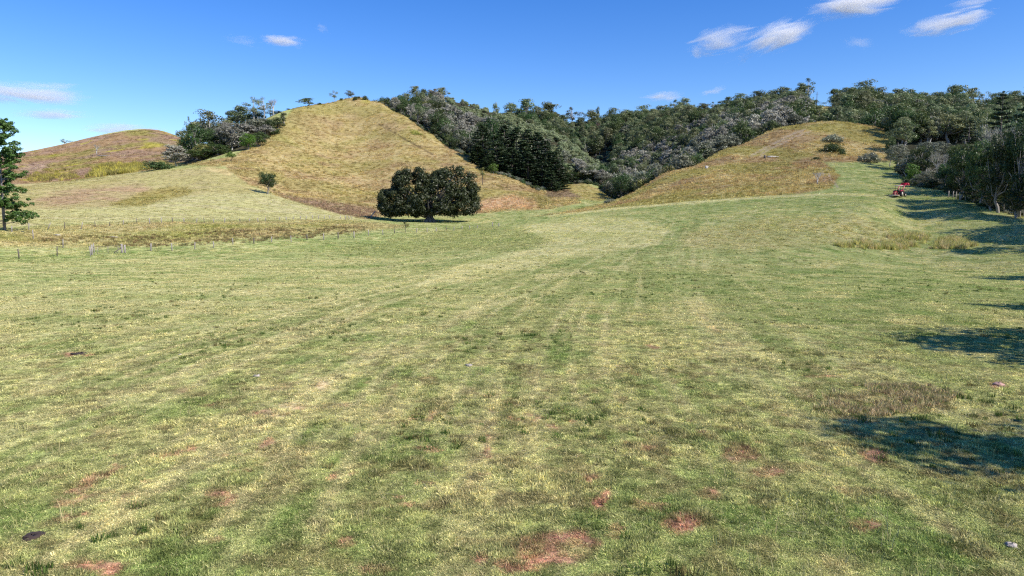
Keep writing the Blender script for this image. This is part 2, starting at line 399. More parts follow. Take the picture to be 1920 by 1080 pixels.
P_GUL = [(-500, 445), (0, 432), (200, 417), (640, 411), (700, 416), (760, 424), (640, 440), (500, 447), (300, 460), (150, 462), (0, 462), (-500, 470)]
P_YEL1 = [(172, 332), (178, 314), (255, 306), (272, 310), (268, 322), (200, 332)]
P_YEL2 = [(82, 335), (90, 318), (140, 320), (152, 333)]
P_YEL3 = [(50, 340), (60, 332), (82, 332), (80, 342)]
P_YEL4 = [(700, 186), (690, 196), (676, 192), (680, 180)]
P_MOWN = [(960, 425), (1090, 403), (1180, 408), (1265, 432), (1235, 455), (1100, 480), (900, 520), (760, 540), (860, 495), (1000, 468), (1035, 452), (1010, 440)]
P_DKG = [(830, 430), (900, 424), (980, 430), (1030, 448), (1010, 464), (930, 470), (850, 470), (700, 480), (640, 470)]
P_DRYR = [(1290, 432), (1450, 405), (1620, 408), (1700, 440), (1600, 452), (1400, 470), (1280, 460)]
P_TALL = [(1560, 462), (1600, 448), (1700, 440), (1800, 448), (1830, 462), (1700, 468)]
P_PINKISH = [(920, 372), (960, 365), (1010, 385), (1000, 393), (900, 398), (880, 388)]
DIRT = [(1390, 850, 38, 15), (1212, 950, 34, 14), (1272, 984, 34, 18), (1050, 1030, 78, 34), (985, 1062, 50, 18), (900, 1050, 18, 9), (1150, 998, 22, 8), (1050, 1012, 40, 10), (1440, 888, 34, 12), (1640, 850, 26, 14),
        (545, 762, 34, 7), (500, 778, 40, 6), (602, 722, 16, 12), (420, 930, 24, 9), (640, 1020, 26, 14), (1545, 706, 38, 5), (148, 664, 34, 4), (405, 1016, 16, 8), (180, 1068, 50, 12), (1330, 930, 24, 10), (1100, 895, 20, 10), (1620, 985, 30, 16), (1225, 650, 20, 4), (700, 1070, 40, 10), (1130, 940, 14, 20), (1873, 722, 16, 8)]
RUTS = [[(1407, 293), (1425, 283), (1455, 268), (1480, 254), (1510, 243)], [(1425, 294), (1436, 283), (1465, 270), (1490, 257), (1520, 246)],
        [(1542, 320), (1546, 332), (1550, 345)], [(1552, 318), (1558, 336), (1572, 352)]]
FIELD_TRACKS = [[(1175, 500), (1010, 520), (985, 560)], [(60, 1070), (260, 940), (480, 800), (640, 690), (780, 610)], [(560, 1075), (600, 960), (680, 830), (740, 740)], [(330, 1075), (520, 870), (600, 740), (760, 640), (950, 560)]]
# centre line of the mower's rounds, in world metres, for the windrow pattern
MC = [hit(*p)[:2] for p in ((120, 1075), (420, 830), (620, 690), (820, 580), (1010, 500), (1110, 455), (1160, 425), (1120, 408))]
MC = np.array(MC)
def mow_coord(x, y):
    """signed offset from, and distance along, the mower's path"""
    best = np.full(x.shape, 1e9); off = np.zeros(x.shape); along = np.zeros(x.shape); L = 0.0
    for (x0, y0), (x1, y1) in zip(MC[:-1], MC[1:]):
        ex, ey = x1 - x0, y1 - y0; l = math.hypot(ex, ey)
        t = np.clip(((x - x0) * ex + (y - y0) * ey) / (l * l), -50 if L == 0 else 0, 1)
        dx, dy = x - x0 - t * ex, y - y0 - t * ey; d = np.hypot(dx, dy)
        sgn = np.sign(ex * dy - ey * dx); m = d < best
        best = np.where(m, d, best); off = np.where(m, d * sgn, off); along = np.where(m, L + t * l, along); L += l
    return off, along

def land_cover(x, y, z):
    """colour (n,3), grass height (n,), bare (n,) of the ground"""
    px, py, d = project(x, y, z); r = np.hypot(x, y)
    front = (d > 1)
    px = np.where(front, px, -5000 * np.sign(-x) ); py = np.where(front, py, 900)
    wob = 16 * np.clip(120 / np.maximum(r, 1), 0.25, 3)
    qx = px + wob * (fbm(x, y, 9, 3, 21) - 0.5) * 2; qy = py + 0.25 * wob * (fbm(x, y, 9, 3, 22) - 0.5) * 2
    n1 = fbm(x, y, 1.3, 4, 31); n2 = fbm(x, y, 7, 4, 32); n3 = fbm(x, y, 30, 3, 33); n0 = fbm(x, y, 0.35, 3, 34)
    sx = fbm(x, y * 1.0, 60, 3, 35)
    # field
    col = lerp(G_MOWN, G_PALE, sstep(.35, .7, n1 * .45 + n2 * .3 + n3 * .25))
    col = lerp(col, G_RICH, 0.6 * sstep(.52, .72, fbm(x, y, 2.4, 4, 36)))
    col = lerp(col, G_STRAW, 0.34 * sstep(.50, .72, n1 * .5 + n2 * .2 + n0 * .3))
    off, along = mow_coord(x, y)
    st = fbm(off * 1.0, along * .05, .62, 3, 41) * .5 + fbm(off + 50, along * .06, 1.7, 2, 47) * .5
    band = fbm(off, along * .03, 6, 2, 42)
    inmow = sstep(32, 14, np.abs(off)) * sstep(170, 120, r)
    col = lerp(col, G_STRAW, 0.5 * inmow * sstep(.49, .60, st) * sstep(.3, .55, band)); col = lerp(col, G_MOWN * .8, .5 * inmow * sstep(.47, .36, st))
    im2 = sstep(20, 7, np.abs(off + 1)) * sstep(6, 26, r) * sstep(170, 120, r) * (.45 + .55 * sstep(.36, .52, fbm(x, y, 5, 3, 69)))
    for per_, sd_ in ((1.45, 48), (.8, 49)):
        ph_ = off / per_ + 1.1 * fbm(off * .3, along * .04, 1.5, 2, sd_)
        rid = sstep(.60, .97, np.sin(ph_ * 6.283)) * sstep(.38, .54, fbm(off * .8, along * .05, 1.3, 3, sd_ + 2))
        col = lerp(col, G_STRAW * 1.08, (.8 if per_ > 1 else .5 * sstep(70, 40, r)) * rid * im2)
        rid2 = sstep(.6, .98, -np.sin(ph_ * 6.283)); col = lerp(col, G_MOWN * .7, .28 * rid2 * im2)
    col = lerp(col, G_DIRT * 1.15, 0.30 * inmow * sstep(.66, .8, st) * sstep(.5, .6, n2))
    st2 = fbm(y * .9 + x * .12, x * .05, 1.6, 3, 43)       # rows running across the left of the field
    left = sstep(-4, -18, x) * sstep(30, 45, r) * sstep(120, 95, r)
    col = lerp(col, G_STRAW, 0.38 * left * sstep(.47, .62, st2))
    # dead thatch speckle
    col = lerp(col, G_BROWN * .8, 0.42 * sstep(.57, .70, fbm(x, y, .7, 3, 44)) * sstep(60, 20, r))
    h = 0.045 + 0.04 * n1 + 0.04 * n2
    bare = np.zeros(x.shape)
    m = poly_mask(qx, qy, P_DKG, 6); col = lerp(col, lerp(G_MOWN * .95, G_PALE * .8, n2), .75 * m); h = h + .08 * m
    m = poly_mask(qx, qy, P_MOWN, 5)
    zig = fbm(x * .55 + y * .35, y * .3 - x * .02, 2.2, 3, 45)
    col = lerp(col, lerp(G_PALE * 1.05, G_STRAW * 1.12, sstep(.46, .58, zig)), .6 * m)
    m = poly_mask(qx, qy, P_DRYR, 10); col = lerp(col, lerp(G_PALE, G_TAN * .85, n1), .55 * m); h = h + .08 * m
    # gully between the fences
    m = poly_mask(qx, qy, P_GUL, 5)
    col = lerp(col, lerp(lerp(G_PALE, G_BROWN * 1.6, n2), G_OLIVE * 1.4, sstep(.5, .7, n3)), .8 * m); h = h + .16 * m
    # mown spur
    m = poly_mask(qx, qy, P_SPUR, 2)
    row = fbm(y + x * .15, x * .08, 2.2, 3, 46)
    sp_c = lerp(lerp(G_PALE * .88, G_STRAW * .80, sstep(.4, .62, row * .75 + n2 * .25)), G_OLIVE * 1.3, .4 * sstep(.5, .7, n3))
    col = lerp(col, sp_c, m); h = np.where(m > .5, .10, h)
    mm = poly_mask(qx, qy, [(-900, 360), (0, 348), (150, 338), (280, 320), (400, 311), (438, 322), (470, 345), (480, 362), (400, 363), (330, 370), (250, 385), (60, 393), (0, 399), (-900, 420)], 4); col = lerp(col, lerp(G_OLIVE * 1.25, G_BROWN * 1.45, .2 + .6 * n2), .42 * mm)
    mm = poly_mask(qx + 40 * (n3 - .5), qy, P_HOLB, 9); col = lerp(col, lerp(G_PURP * 1.5, G_BROWN * 1.6, row), (.35 + .45 * sstep(.35, .6, n2)) * mm)
    mm = poly_mask(qx, qy, P_HOLG, 4); col = lerp(col, lerp(G_GOLD * .9, G_OLIVE * 1.2, n2), .85 * mm); h = h + .2 * mm
    mm = poly_mask(qx, qy, P_HILITE, 2); col = lerp(col, G_TAN * 1.05, .8 * mm)
    # golden hill
    m = poly_mask(qx, qy, P_GOLD, 2)
    g = lerp(lerp(G_GOLD, G_TAN, sstep(.3, .75, fbm(x, y, 2.6, 4, 51))), G_BROWN * 1.35, .62 * sstep(.44, .66, fbm(x, y, 14, 5, 52)))
    tk = fbm(z * .8 + .5 * fbm(x, y, 12, 2, 66), x * .03, 1.0, 3, 65); g = lerp(g, G_BROWN * 1.05, .45 * sstep(.58, .68, tk)); g = lerp(g, G_TAN * 1.08, .4 * sstep(.42, .33, tk))
    g = lerp(g, G_OLIVE * 1.3, .42 * sstep(.48, .66, fbm(x, y, 20, 4, 53)))
    upleft = sstep(640, 520, px) * sstep(300, 240, py); g = lerp(g, G_OLIVE * 1.2, .5 * upleft)
    mm = poly_mask(qx, qy, P_PINKISH, 6); g = lerp(g, C(.50, .33, .20), .7 * mm)
    mm = poly_mask(qx, qy, P_GULLYB, 4); g = lerp(g, lerp(G_BROWN, G_PURP * 1.3, n2), .85 * mm)
    mm = poly_mask(qx, qy, [(1000, 372), (1020, 366), (1040, 380), (1015, 388)], 4); g = lerp(g, G_OLIVE, .5 * mm)
    col = lerp(col, g, m); h = np.where(m > .5, .30 + .3 * n2, h)
    mm = poly_mask(qx, qy, P_YEL4, 4); col = lerp(col, G_YEL * .9, .4 * mm)
    trk = line_dist(px, py, [(712, 232), (735, 245), (760, 262), (785, 275), (812, 290)])
    col = lerp(col, G_BROWN * .45, .7 * sstep(2.6, .8, trk) * (n1 > .42))
    # small bank in the valley
    m = poly_mask(qx, qy, P_SMALL, 2) * (y > 270); col = lerp(col, lerp(G_TAN, G_OLIVE * 1.4, n2), m); h = np.where(m > .5, .4, h)
    m = poly_mask(qx, qy, P_SMALLB, 4) * (y > 270); col = lerp(col, G_PURP * 1.05, .8 * m)
    # right hand hill
    m = poly_mask(qx, qy, P_F, 2.5) * (y < 335)
    q = fbm(x * .6 - y * .35, y * .5, 7, 4, 55)
    g = lerp(lerp(G_GOLD, G_TAN * 1.02, sstep(.3, .72, fbm(x, y, 2.6, 4, 56))), G_BROWN * 1.35, .7 * sstep(.46, .64, q)); tk = fbm(z * .9 + .5 * fbm(x, y, 12, 2, 67), x * .03, 1.0, 3, 68); g = lerp(g, G_BROWN * 1.1, .4 * sstep(.58, .68, tk))
    g = lerp(g, G_OLIVE * 1.3, .6 * sstep(.5, .68, fbm(x, y, 20, 3, 57)))
    col = lerp(col, g, m); h = np.where(m > .5, .28 + .3 * n2, h)
    for rt in RUTS:
        dd = line_dist(px, py, rt); k = sstep(2.2, .7, dd); col = lerp(col, C(.42, .34, .26), .75 * k); h = h * (1 - .8 * k)
    # far brown hill
    m = poly_mask(qx, qy, P_FARB, 2) * (y > 292)
    g = lerp(lerp(G_BROWN * 1.25, G_OLIVE * 1.1, .75 * sstep(.50, .70, n3)), G_PURP * 1.35, .75 * sstep(.44, .6, fbm(x, y, 22, 4, 58)))
    g = lerp(g, G_YEL * .8, .6 * sstep(.64, .72, fbm(x, y, 16, 3, 59)))
    mm = poly_mask(qx, qy, [(35, 320), (60, 308), (95, 306), (80, 318)], 4); g = lerp(g, C(.33, .24, .19), .7 * mm)
    col = lerp(col, g, m); h = np.where(m > .5, .35, h)
    for pp in (P_YEL1, P_YEL2, P_YEL3):
        mm = poly_mask(qx + 30 * (n2 - .5), qy + 8 * (n2 - .5), pp, 5) * (y > 292); col = lerp(col, G_YEL * .8, .3 * mm * sstep(.35, .6, n2))
    # edge of the mown field below the right hand hill, pale cut grass
    e = line_dist(px, py, [(1030, 406), (1160, 391), (1330, 377), (1450, 369), (1560, 364), (1640, 366)])
    col = lerp(col, G_STRAW * 1.1, .65 * sstep(3.2, 1, e)); h = np.where(e < 2.5, .1, h)
    # bare red soil
    dx_ = (fbm(x, y, .8, 4, 61) - .5) * 46 * np.clip(12 / r, .15, 1.3); dy_ = (fbm(x, y, .7, 4, 62) - .5) * 34 * np.clip(12 / r, .12, 1.3)
    for (ax, ay, aw, ah) in DIRT:
        k = ((px + dx_ - ax) / aw) ** 2 + ((py + dy_ - ay) / ah) ** 2
        kk = sstep(1.35, .55, k) * (0.35 + .65 * sstep(.38, .58, n0)); col = lerp(col, G_DIRT * (.75 + .5 * n1[:, None]), .85 * kk); bare = np.maximum(bare, .75 * kk)
    sp_ = sstep(.70, .78, fbm(x, y, .55, 3, 63)) * sstep(.48, .6, n3 * .3 + n2 * .7) * sstep(34, 14, r); col = lerp(col, G_DIRT * .95, .7 * sp_); bare = np.maximum(bare, .6 * sp_)
    for t_ in FIELD_TRACKS:
        k = sstep(11, 3, line_dist(px + dx_, py + dy_, t_) * np.clip(r / 40, .5, 1.6)) * sstep(.32, .5, n2); col = lerp(col, G_STRAW * 1.0, .62 * k)
    dry = sstep(.38, .6, n1) * poly_mask(px + 1.6 * dx_, py + 1.6 * dy_, [(1560, 740), (1640, 722), (1760, 722), (1815, 742), (1760, 770), (1620, 785), (1530, 775)], 12)
    col = lerp(col, lerp(C(.36, .29, .21), G_BROWN * 1.3, n0), .4 * dry); h = h + .05 * dry
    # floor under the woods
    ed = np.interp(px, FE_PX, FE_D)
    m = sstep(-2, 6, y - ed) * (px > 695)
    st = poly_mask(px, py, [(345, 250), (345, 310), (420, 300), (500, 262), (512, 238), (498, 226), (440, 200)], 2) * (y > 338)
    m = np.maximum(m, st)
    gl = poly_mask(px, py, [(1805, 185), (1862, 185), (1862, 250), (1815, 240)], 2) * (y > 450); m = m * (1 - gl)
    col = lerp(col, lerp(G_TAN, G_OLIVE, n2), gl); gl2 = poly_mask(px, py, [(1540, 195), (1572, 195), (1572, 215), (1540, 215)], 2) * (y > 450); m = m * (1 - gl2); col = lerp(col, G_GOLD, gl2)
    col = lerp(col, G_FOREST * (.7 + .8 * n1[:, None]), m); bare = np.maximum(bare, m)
    cl_ = .72 + .62 * sstep(.3, .7, fbm(x, y, .22, 3, 64)) * sstep(60, 25, r) + .35 * sstep(25, 60, r)
    col = col * cl_[:, None]
    return np.clip(col, .01, .8), h, bare
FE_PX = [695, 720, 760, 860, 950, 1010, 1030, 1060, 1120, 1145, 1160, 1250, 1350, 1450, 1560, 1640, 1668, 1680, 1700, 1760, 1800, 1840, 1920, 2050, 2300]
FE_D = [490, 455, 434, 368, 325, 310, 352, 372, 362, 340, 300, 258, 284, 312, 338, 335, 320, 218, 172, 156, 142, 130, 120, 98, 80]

# ---- ground sheet
azs = np.concatenate([np.linspace(-180, -62, 30)[:-1], np.linspace(-62, -40, 45)[:-1], np.linspace(-40, 40, 560), np.linspace(40, 62, 45)[1:], np.linspace(62, 180, 30)[1:]])
lrs = np.concatenate([np.linspace(math.log(1.5), math.log(7), 16)[:-1], np.linspace(math.log(7), math.log(90), 170)[:-1], np.linspace(math.log(90), math.log(760), 330)[:-1], np.linspace(math.log(760), math.log(3100), 24)])
AZ, LR = np.meshgrid(np.radians(azs), lrs)
X = (np.exp(LR) * np.sin(AZ)).ravel(); Y = (np.exp(LR) * np.cos(AZ)).ravel(); Z = terrain(X, Y)
nr, na = AZ.shape
idx = np.arange(nr * na).reshape(nr, na)
Q = np.stack([idx[:-1, :-1], idx[:-1, 1:], idx[1:, 1:], idx[1:, :-1]], -1).reshape(-1, 4)[:, ::-1]
Vg = np.vstack([np.stack([X, Y, Z], 1), [[0, 0, float(Z[0])]]])
T = np.stack([idx[0, :-1], idx[0, 1:], np.full(na - 1, nr * na)], -1)[:, ::-1]
m_ground, nt, out = mat_new('pasture')
ac = N(nt, 'Attribute', attribute_name='cover')
geo = N(nt, 'NewGeometry')
nz = N(nt, 'TexNoise', Scale=3.5, Detail=8.0, Roughness=0.75); nt.links.new(geo.outputs['Position'], nz.inputs['Vector'])
nz2 = N(nt, 'TexNoise', Scale=0.45, Detail=8.0, Roughness=0.75); nt.links.new(geo.outputs['Position'], nz2.inputs['Vector'])
r1 = ramp(nt, nz.outputs[0], [(0.30, (0.55, 0.55, 0.55)), (0.5, (0.95, 0.95, 0.95)), (0.72, (1.45, 1.42, 1.35))])
r2 = ramp(nt, nz2.outputs[0], [(0.32, (0.72, 0.74, 0.72)), (0.52, (1, 1, 1)), (0.72, (1.28, 1.25, 1.15))])
c = mixc(nt, 1.0, ac.outputs['Color'], r1, 'MULTIPLY'); c = mixc(nt, 1.0, c, r2, 'MULTIPLY')
bmp = N(nt, 'Bump', Strength=0.6, Distance=0.06); nt.links.new(nz.outputs[0], bmp.inputs['Height'])
bmp2 = N(nt, 'Bump', Strength=0.5, Distance=0.5); nt.links.new(nz2.outputs[0], bmp2.inputs['Height']); nt.links.new(bmp.outputs[0], bmp2.inputs['Normal'])
db = N(nt, 'BsdfDiffuse', Roughness=0.9); nt.links.new(c, db.inputs[0]); nt.links.new(bmp2.outputs[0], db.inputs['Normal']); nt.links.new(db.outputs[0], out.inputs[0])
me = mk_mesh('ground', Vg, [Q, T], m_ground, smooth=True)
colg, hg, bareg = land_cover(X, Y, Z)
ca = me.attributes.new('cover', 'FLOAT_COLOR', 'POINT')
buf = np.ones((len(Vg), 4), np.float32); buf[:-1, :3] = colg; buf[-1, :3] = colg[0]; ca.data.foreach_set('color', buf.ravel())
ground = link('ground', me); tag(ground, 'mown green pasture running up to dry golden grass hills', None, None, 'structure')
# ------------------------------------------------------------------ trees
def unit(v): return v / (np.linalg.norm(v, axis=-1, keepdims=True) + 1e-9)

def leaf_quads(rng, cen, rad_, n_each, size, squash=0.8, out_bias=1.1, up=0.25, fill=0.55, slender=1.0):
    """diamond leaves round clump centres; returns V, Q, var"""
    cen = np.asarray(cen, float); rad_ = np.broadcast_to(np.asarray(rad_, float), (len(cen),))
    k = np.repeat(np.arange(len(cen)), n_each); m = len(k)
    d = unit(rng.normal(size=(m, 3)) + [0, 0, up])
    rr = rad_[k] * (fill + (1.08 - fill) * rng.random(m) ** 0.6)
    lump = 1 + 0.22 * np.sin(d[:, 0] * 5 + k) * np.sin(d[:, 1] * 4.3 + 2 * k)
    p = cen[k] + d * (rr * lump)[:, None] * [1, 1, squash]
    nrm = unit(d * out_bias + rng.normal(size=(m, 3)) * 0.38 + [0, 0, 0.15])
    a = unit(np.cross(nrm, rng.normal(size=(m, 3)))); b = np.cross(nrm, a)
    s = size * (0.6 + 0.8 * rng.random(m))[:, None]
    V = np.stack([p - a * s * 0.5 * slender, p - b * s * 0.33, p + a * s * 0.5 * slender, p + b * s * 0.33], 1).reshape(-1, 3)
    Q = np.arange(4 * m).reshape(m, 4)
    cv_ = rng.random(len(cen))[k]
    var = np.clip(0.30 + 0.25 * cv_ + 0.30 * (rng.random(m) - 0.3) + 0.12 * d[:, 2], 0, 1)
    return V, Q, var

def tree_mesh(seed, h=12., w=9., trunk_h=0.35, clumps=34, leaves=70, leaf=0.55, crown='round', clump_r=0.17, lobes=None, tr=0.028, squash=0.8, slender=1.0, open_=0.0, limbs=None, fill=.55, k=5, limb_k=1.0):
    """unit of one tree about h metres tall and w wide; returns (wood MB, leaf arrays)"""
    rng = np.random.default_rng(seed)
    th = h * trunk_h; ch = h - th; cz0 = th + ch * 0.5
    cen = []
    tries = 0
    while len(cen) < clumps and tries < clumps * 40:
        tries += 1
        d = unit(rng.normal(size=3)); rr = rng.random() ** 0.35
        if crown == 'round': p = np.array([d[0] * w * .42 * rr, d[1] * w * .42 * rr, cz0 + d[2] * ch * .42 * rr])
        elif crown == 'dome':
            d[2] = abs(d[2]) * 1.0 - .25; p = np.array([d[0] * w * .42 * rr, d[1] * w * .42 * rr, th + ch * .22 + d[2] * ch * .66 * rr])
        elif crown == 'gum':
            z = rng.random(); rad0 = w * .45 * (0.45 + 0.75 * max(0, math.sin(min(1, z * 1.1 + .12) * math.pi)) ** .7); ang = rng.random() * 6.283
            q = rad0 * rng.random() ** .6; p = np.array([math.cos(ang) * q, math.sin(ang) * q, th + ch * (.08 + .84 * z)])
        elif crown == 'tall':
            z = rng.random(); ang = rng.random() * 6.283; q = w * .42 * rng.random() ** .6 * (1.1 - .75 * z); p = np.array([math.cos(ang) * q, math.sin(ang) * q, th + ch * (.05 + .88 * z)])
        elif crown == 'flat':
            ang = rng.random() * 6.283; q = w * .46 * rng.random() ** .5; p = np.array([math.cos(ang) * q, math.sin(ang) * q, h - ch * (.12 + .3 * rng.random()) - .25 * ch * (q / (w * .46)) ** 2])
        if open_ > 0 and fbm(np.array([p[0] + seed]), np.array([p[1] * .7 + p[2]]), w * .28, 2, seed)[0] < .30 + open_ * .3: continue
        cen.append(p)
    cen = np.array(cen); R = w * clump_r * (0.6 + 0.8 * rng.random(len(cen)))
    wood = MB(); lean = rng.normal(size=2) * w * .05
    tp = [np.array([0, 0, -0.6]), np.array([lean[0] * .3, lean[1] * .3, th * .5]), np.array([lean[0], lean[1], th]), np.array([lean[0] * .6, lean[1] * .6, th + ch * .45]), np.array([0, 0, th + ch * .8])]
    r0 = h * tr
    wood.tube(tp, [r0 * 1.25, r0, r0 * .8, r0 * .5, r0 * .15], k + 1, rng.random())
    nl = limbs if limbs is not None else min(len(cen), 14)
    for i in rng.permutation(len(cen))[:nl]:
        c = cen[i]; t = rng.uniform(.25, .75) * min(1, (c[2] / h)); z0 = max(th * .55, min(c[2] * .8, th + ch * .4 * t)); b0 = np.array([lean[0] * .7, lean[1] * .7, z0])
        mid = b0 * .5 + c * .5 + rng.normal(size=3) * w * .04 + [0, 0, -.03 * h]
        wood.tube([b0, mid, c], [r0 * .45 * limb_k, r0 * .3 * limb_k, r0 * .1], k, rng.random())
    V, Q, var = leaf_quads(rng, cen, R, leaves, leaf, squash=squash, slender=slender, fill=fill)
    return wood, (V, Q, var)

def bare_mesh(seed, h=12., w=9., trunk_h=0.3, spread=0.9, levels=4, tr=.024, twigs=1400, tl=.9, tw=.035, k=5, first=5):
    """leafless or nearly leafless tree: forking limbs ending in fine twigs"""
    rng = np.random.default_rng(seed); wood = MB(); ends = []
    def grow(p, d, L, r, lv):
        q = p + d * L * .5 + rng.normal(size=3) * L * .06; e = p + d * L + rng.normal(size=3) * L * .08
        wood.tube([p, q, e], [r, r * .8, r * .6], k if lv > 1 else 3, rng.random(), cap=False)
        if lv == 0: ends.append((p, e)); return
        ends.append((q, e)) if lv == 1 else None
        nb = 3 if lv > 1 else 3
        for i in range(nb):
            dd = unit(d + rng.normal(size=3) * .62 * spread + [0, 0, .18]); grow(e if i else q * .4 + e * .6, dd, L * rng.uniform(.6, .82), r * .58, lv - 1)
    th = h * trunk_h; r0 = h * tr
    wood.tube([[0, 0, -.5], [rng.normal() * .1, rng.normal() * .1, th * .5], [0, 0, th]], [r0 * 1.3, r0, r0 * .85], k + 1, .5)
    for i in range(first):
        a = i * 6.283 / first + rng.normal() * .4; s = spread * rng.uniform(.4, 1.0); d = unit(np.array([math.cos(a) * s, math.sin(a) * s, 1.0]))
        grow(np.array([0, 0, th * rng.uniform(.7, 1)]), d, (h - th) * .36, r0 * .6, levels - 1)
    E = np.array([e[1] for e in ends]); S = np.array([e[0] for e in ends])
    i = rng.integers(0, len(E), twigs); t = rng.random((twigs, 1)); p = S[i] * (1 - t) + E[i] * t + rng.normal(size=(twigs, 3)) * tl * .25
    cen = np.array([0, 0, th + (h - th) * .35]); d = unit((p - cen) / max(w, h) * 3 + rng.normal(size=(twigs, 3)) * .7 + [0, 0, .2])
    s = unit(np.cross(d, rng.normal(size=(twigs, 3)))) * tw; L = tl * (.5 + rng.random((twigs, 1)))
    V = np.stack([p - s, p + s, p + d * L + s * .3, p + d * L - s * .3], 1).reshape(-1, 3)
    Q = np.arange(4 * twigs).reshape(-1, 4); var = .2 + .7 * rng.random(twigs)
    # normalise to asked height and width
    allv = np.vstack(wood.V + [V]); zs = h / allv[:, 2].max(); ws = w / 2 / np.percentile(np.hypot(allv[:, 0], allv[:, 1]), 97)
    sc = np.array([ws, ws, zs])
    lowk = lambda P: P * sc
    wood.V = [lowk(v) for v in wood.V]; V = lowk(V)
    return wood, (V, Q, var)

def pine_mesh(seed, h=24., w=9., trunk_h=.12, tiers=18, per=6, tuft_r=.55, leaves=26, leaf=.5, tr=.014, droop=.05, gap=.0, taper=1.0, prof=None, jit=.12, sq=.55):
    """araucaria: straight trunk, whorls of boughs ending in dense tufts"""
    rng = np.random.default_rng(seed); wood = MB(); r0 = h * tr; th = h * trunk_h
    wood.tube([[0, 0, -.5], [0, 0, h * .5], [0, 0, h * .97]], [r0 * 1.2, r0 * .75, r0 * .15], 8, .5)
    cen = []; R = []
    for t in range(tiers):
        u = max(0.0, (t + rng.uniform(-.2, .2)) / tiers); z = th + (h - th) * u
        rad0 = w / 2 * (prof(u) if prof else (1 - u) ** taper * .9 + .12)
        for j in range(per):
            if rng.random() < gap: continue
            a = rng.random() * 6.283; L = rad0 * rng.uniform(.6, 1.1); dz = -droop * L + .12 * L * u
            z += rng.normal() * jit * .4; tip = np.array([math.cos(a) * L, math.sin(a) * L, z + dz + L * .12])
            wood.tube([[0, 0, z], [tip[0] * .5, tip[1] * .5, z + dz * .8], tip], [r0 * .25, r0 * .16, r0 * .08], 3, .4, cap=False)
            for q in np.linspace(.45, 1, max(2, int(L / (tuft_r * 1.5)) + 1)):
                cen.append([tip[0] * q, tip[1] * q, z + (tip[2] - z) * q + .1 + rng.normal() * jit * .5]); R.append(tuft_r * rng.uniform(.7, 1.25))
    cen.append([0, 0, h - tuft_r]); R.append(tuft_r)
    V, Q, var = leaf_quads(rng, cen, R, leaves, leaf, squash=sq, up=.5, fill=.3)
    return wood, (V, Q, var)

def make_tree(name, wood, leaves, m_bark, m_leaf, label=None, cat='tree', group=None, loc=(0, 0, 0), rz=0., crown_name='crown', scale=(1, 1, 1)):  # one tree, own meshes
    t = thing(name, label, cat, loc, rz, group); t.scale = scale
    link('trunk', wood.mesh('trunk', m_bark, smooth=True), t)
    V, Q, var = leaves; link(crown_name, mk_mesh(crown_name, V, [Q], m_leaf, var=var), t)
    return t

# prototypes: (wood, leaves, bark, leaf material, unit height, unit width, object name); kept as shared meshes
PROTO = {}
def proto(key, name, gen, bark, leafm, h, w, **kw):
    L = []
    nvar = kw.pop('nvar', 2); base = kw.pop('seed', abs(hash(key)) % 1000)
    for i in range(nvar):
        wood, lv = gen(base + i, h=h, w=w, **kw)
        L.append((wood.mesh('trunk', bark, smooth=True), mk_mesh('crown', lv[0], [lv[1]], leafm, var=lv[2])))
    PROTO[key] = (name, L, h, w)
S = dict
proto('gum', 'gum_tree', tree_mesh, M_BARKG, M_EUC, 18., 13., nvar=4, seed=100, crown='gum', clumps=30, leaves=90, leaf=.66, trunk_h=.24, clump_r=.15, open_=.25, squash=.7)
proto('tallgum', 'tall_gum_tree', tree_mesh, M_BARKG, M_EUC, 22., 10., nvar=3, seed=120, crown='tall', clumps=28, leaves=90, leaf=.62, trunk_h=.26, clump_r=.17, open_=.3, squash=.75)
proto('opengum', 'open_gum_tree', tree_mesh, M_BARKP, M_EUC, 16., 10., nvar=2, seed=140, crown='gum', clumps=17, leaves=60, leaf=.5, trunk_h=.38, clump_r=.13, open_=.4, squash=.8, limbs=17, tr=.016)
proto('dark', 'rainforest_tree', tree_mesh, M_BARKG, M_DARK, 13., 10., nvar=4, seed=160, crown='round', clumps=28, leaves=100, leaf=.55, trunk_h=.08, clump_r=.19)
proto('grey', 'grey_leafless_tree', tree_mesh, M_BARKP, M_GREY, 13., 9., nvar=4, seed=180, crown='round', clumps=40, leaves=70, leaf=.42, trunk_h=.14, clump_r=.13, open_=.15, squash=.8, limbs=34, tr=.017, slender=2.0, limb_k=1.2)
proto('greyg', 'grey_crowned_tree', tree_mesh, M_BARKP, M_GREYG, 12., 9., nvar=4, seed=200, crown='dome', clumps=40, leaves=84, leaf=.48, trunk_h=.24, clump_r=.14, open_=.1, squash=.6, limbs=16, tr=.014)
proto('greyd', 'grey_twiggy_tree', tree_mesh, M_BARKP, M_GREY, 12., 9., nvar=3, seed=220, crown='dome', clumps=40, leaves=66, leaf=.46, trunk_h=.36, clump_r=.14, open_=.15, squash=.6, limbs=18, tr=.014, slender=1.5)
proto('scrub', 'scrub_tree', tree_mesh, M_BARKG, M_SCRUB, 6., 7., nvar=4, seed=240, crown='dome', clumps=26, leaves=90, leaf=.42, trunk_h=.15, clump_r=.16, squash=.6)
proto('bright', 'bright_green_tree', tree_mesh, M_BARKG, M_BRIGHT, 8., 7., nvar=2, seed=260, crown='round', clumps=36, leaves=64, leaf=.42, trunk_h=.15, clump_r=.17)
proto('olive', 'olive_crowned_tree', tree_mesh, M_BARKG, M_OLIVE, 8., 9., nvar=2, seed=280, crown='dome', clumps=34, leaves=64, leaf=.45, trunk_h=.1, clump_r=.16)
proto('bush', 'bush', tree_mesh, M_BARKD, M_DARK, 3., 5., nvar=2, seed=300, crown='dome', clumps=24, leaves=60, leaf=.32, trunk_h=.05, clump_r=.17)
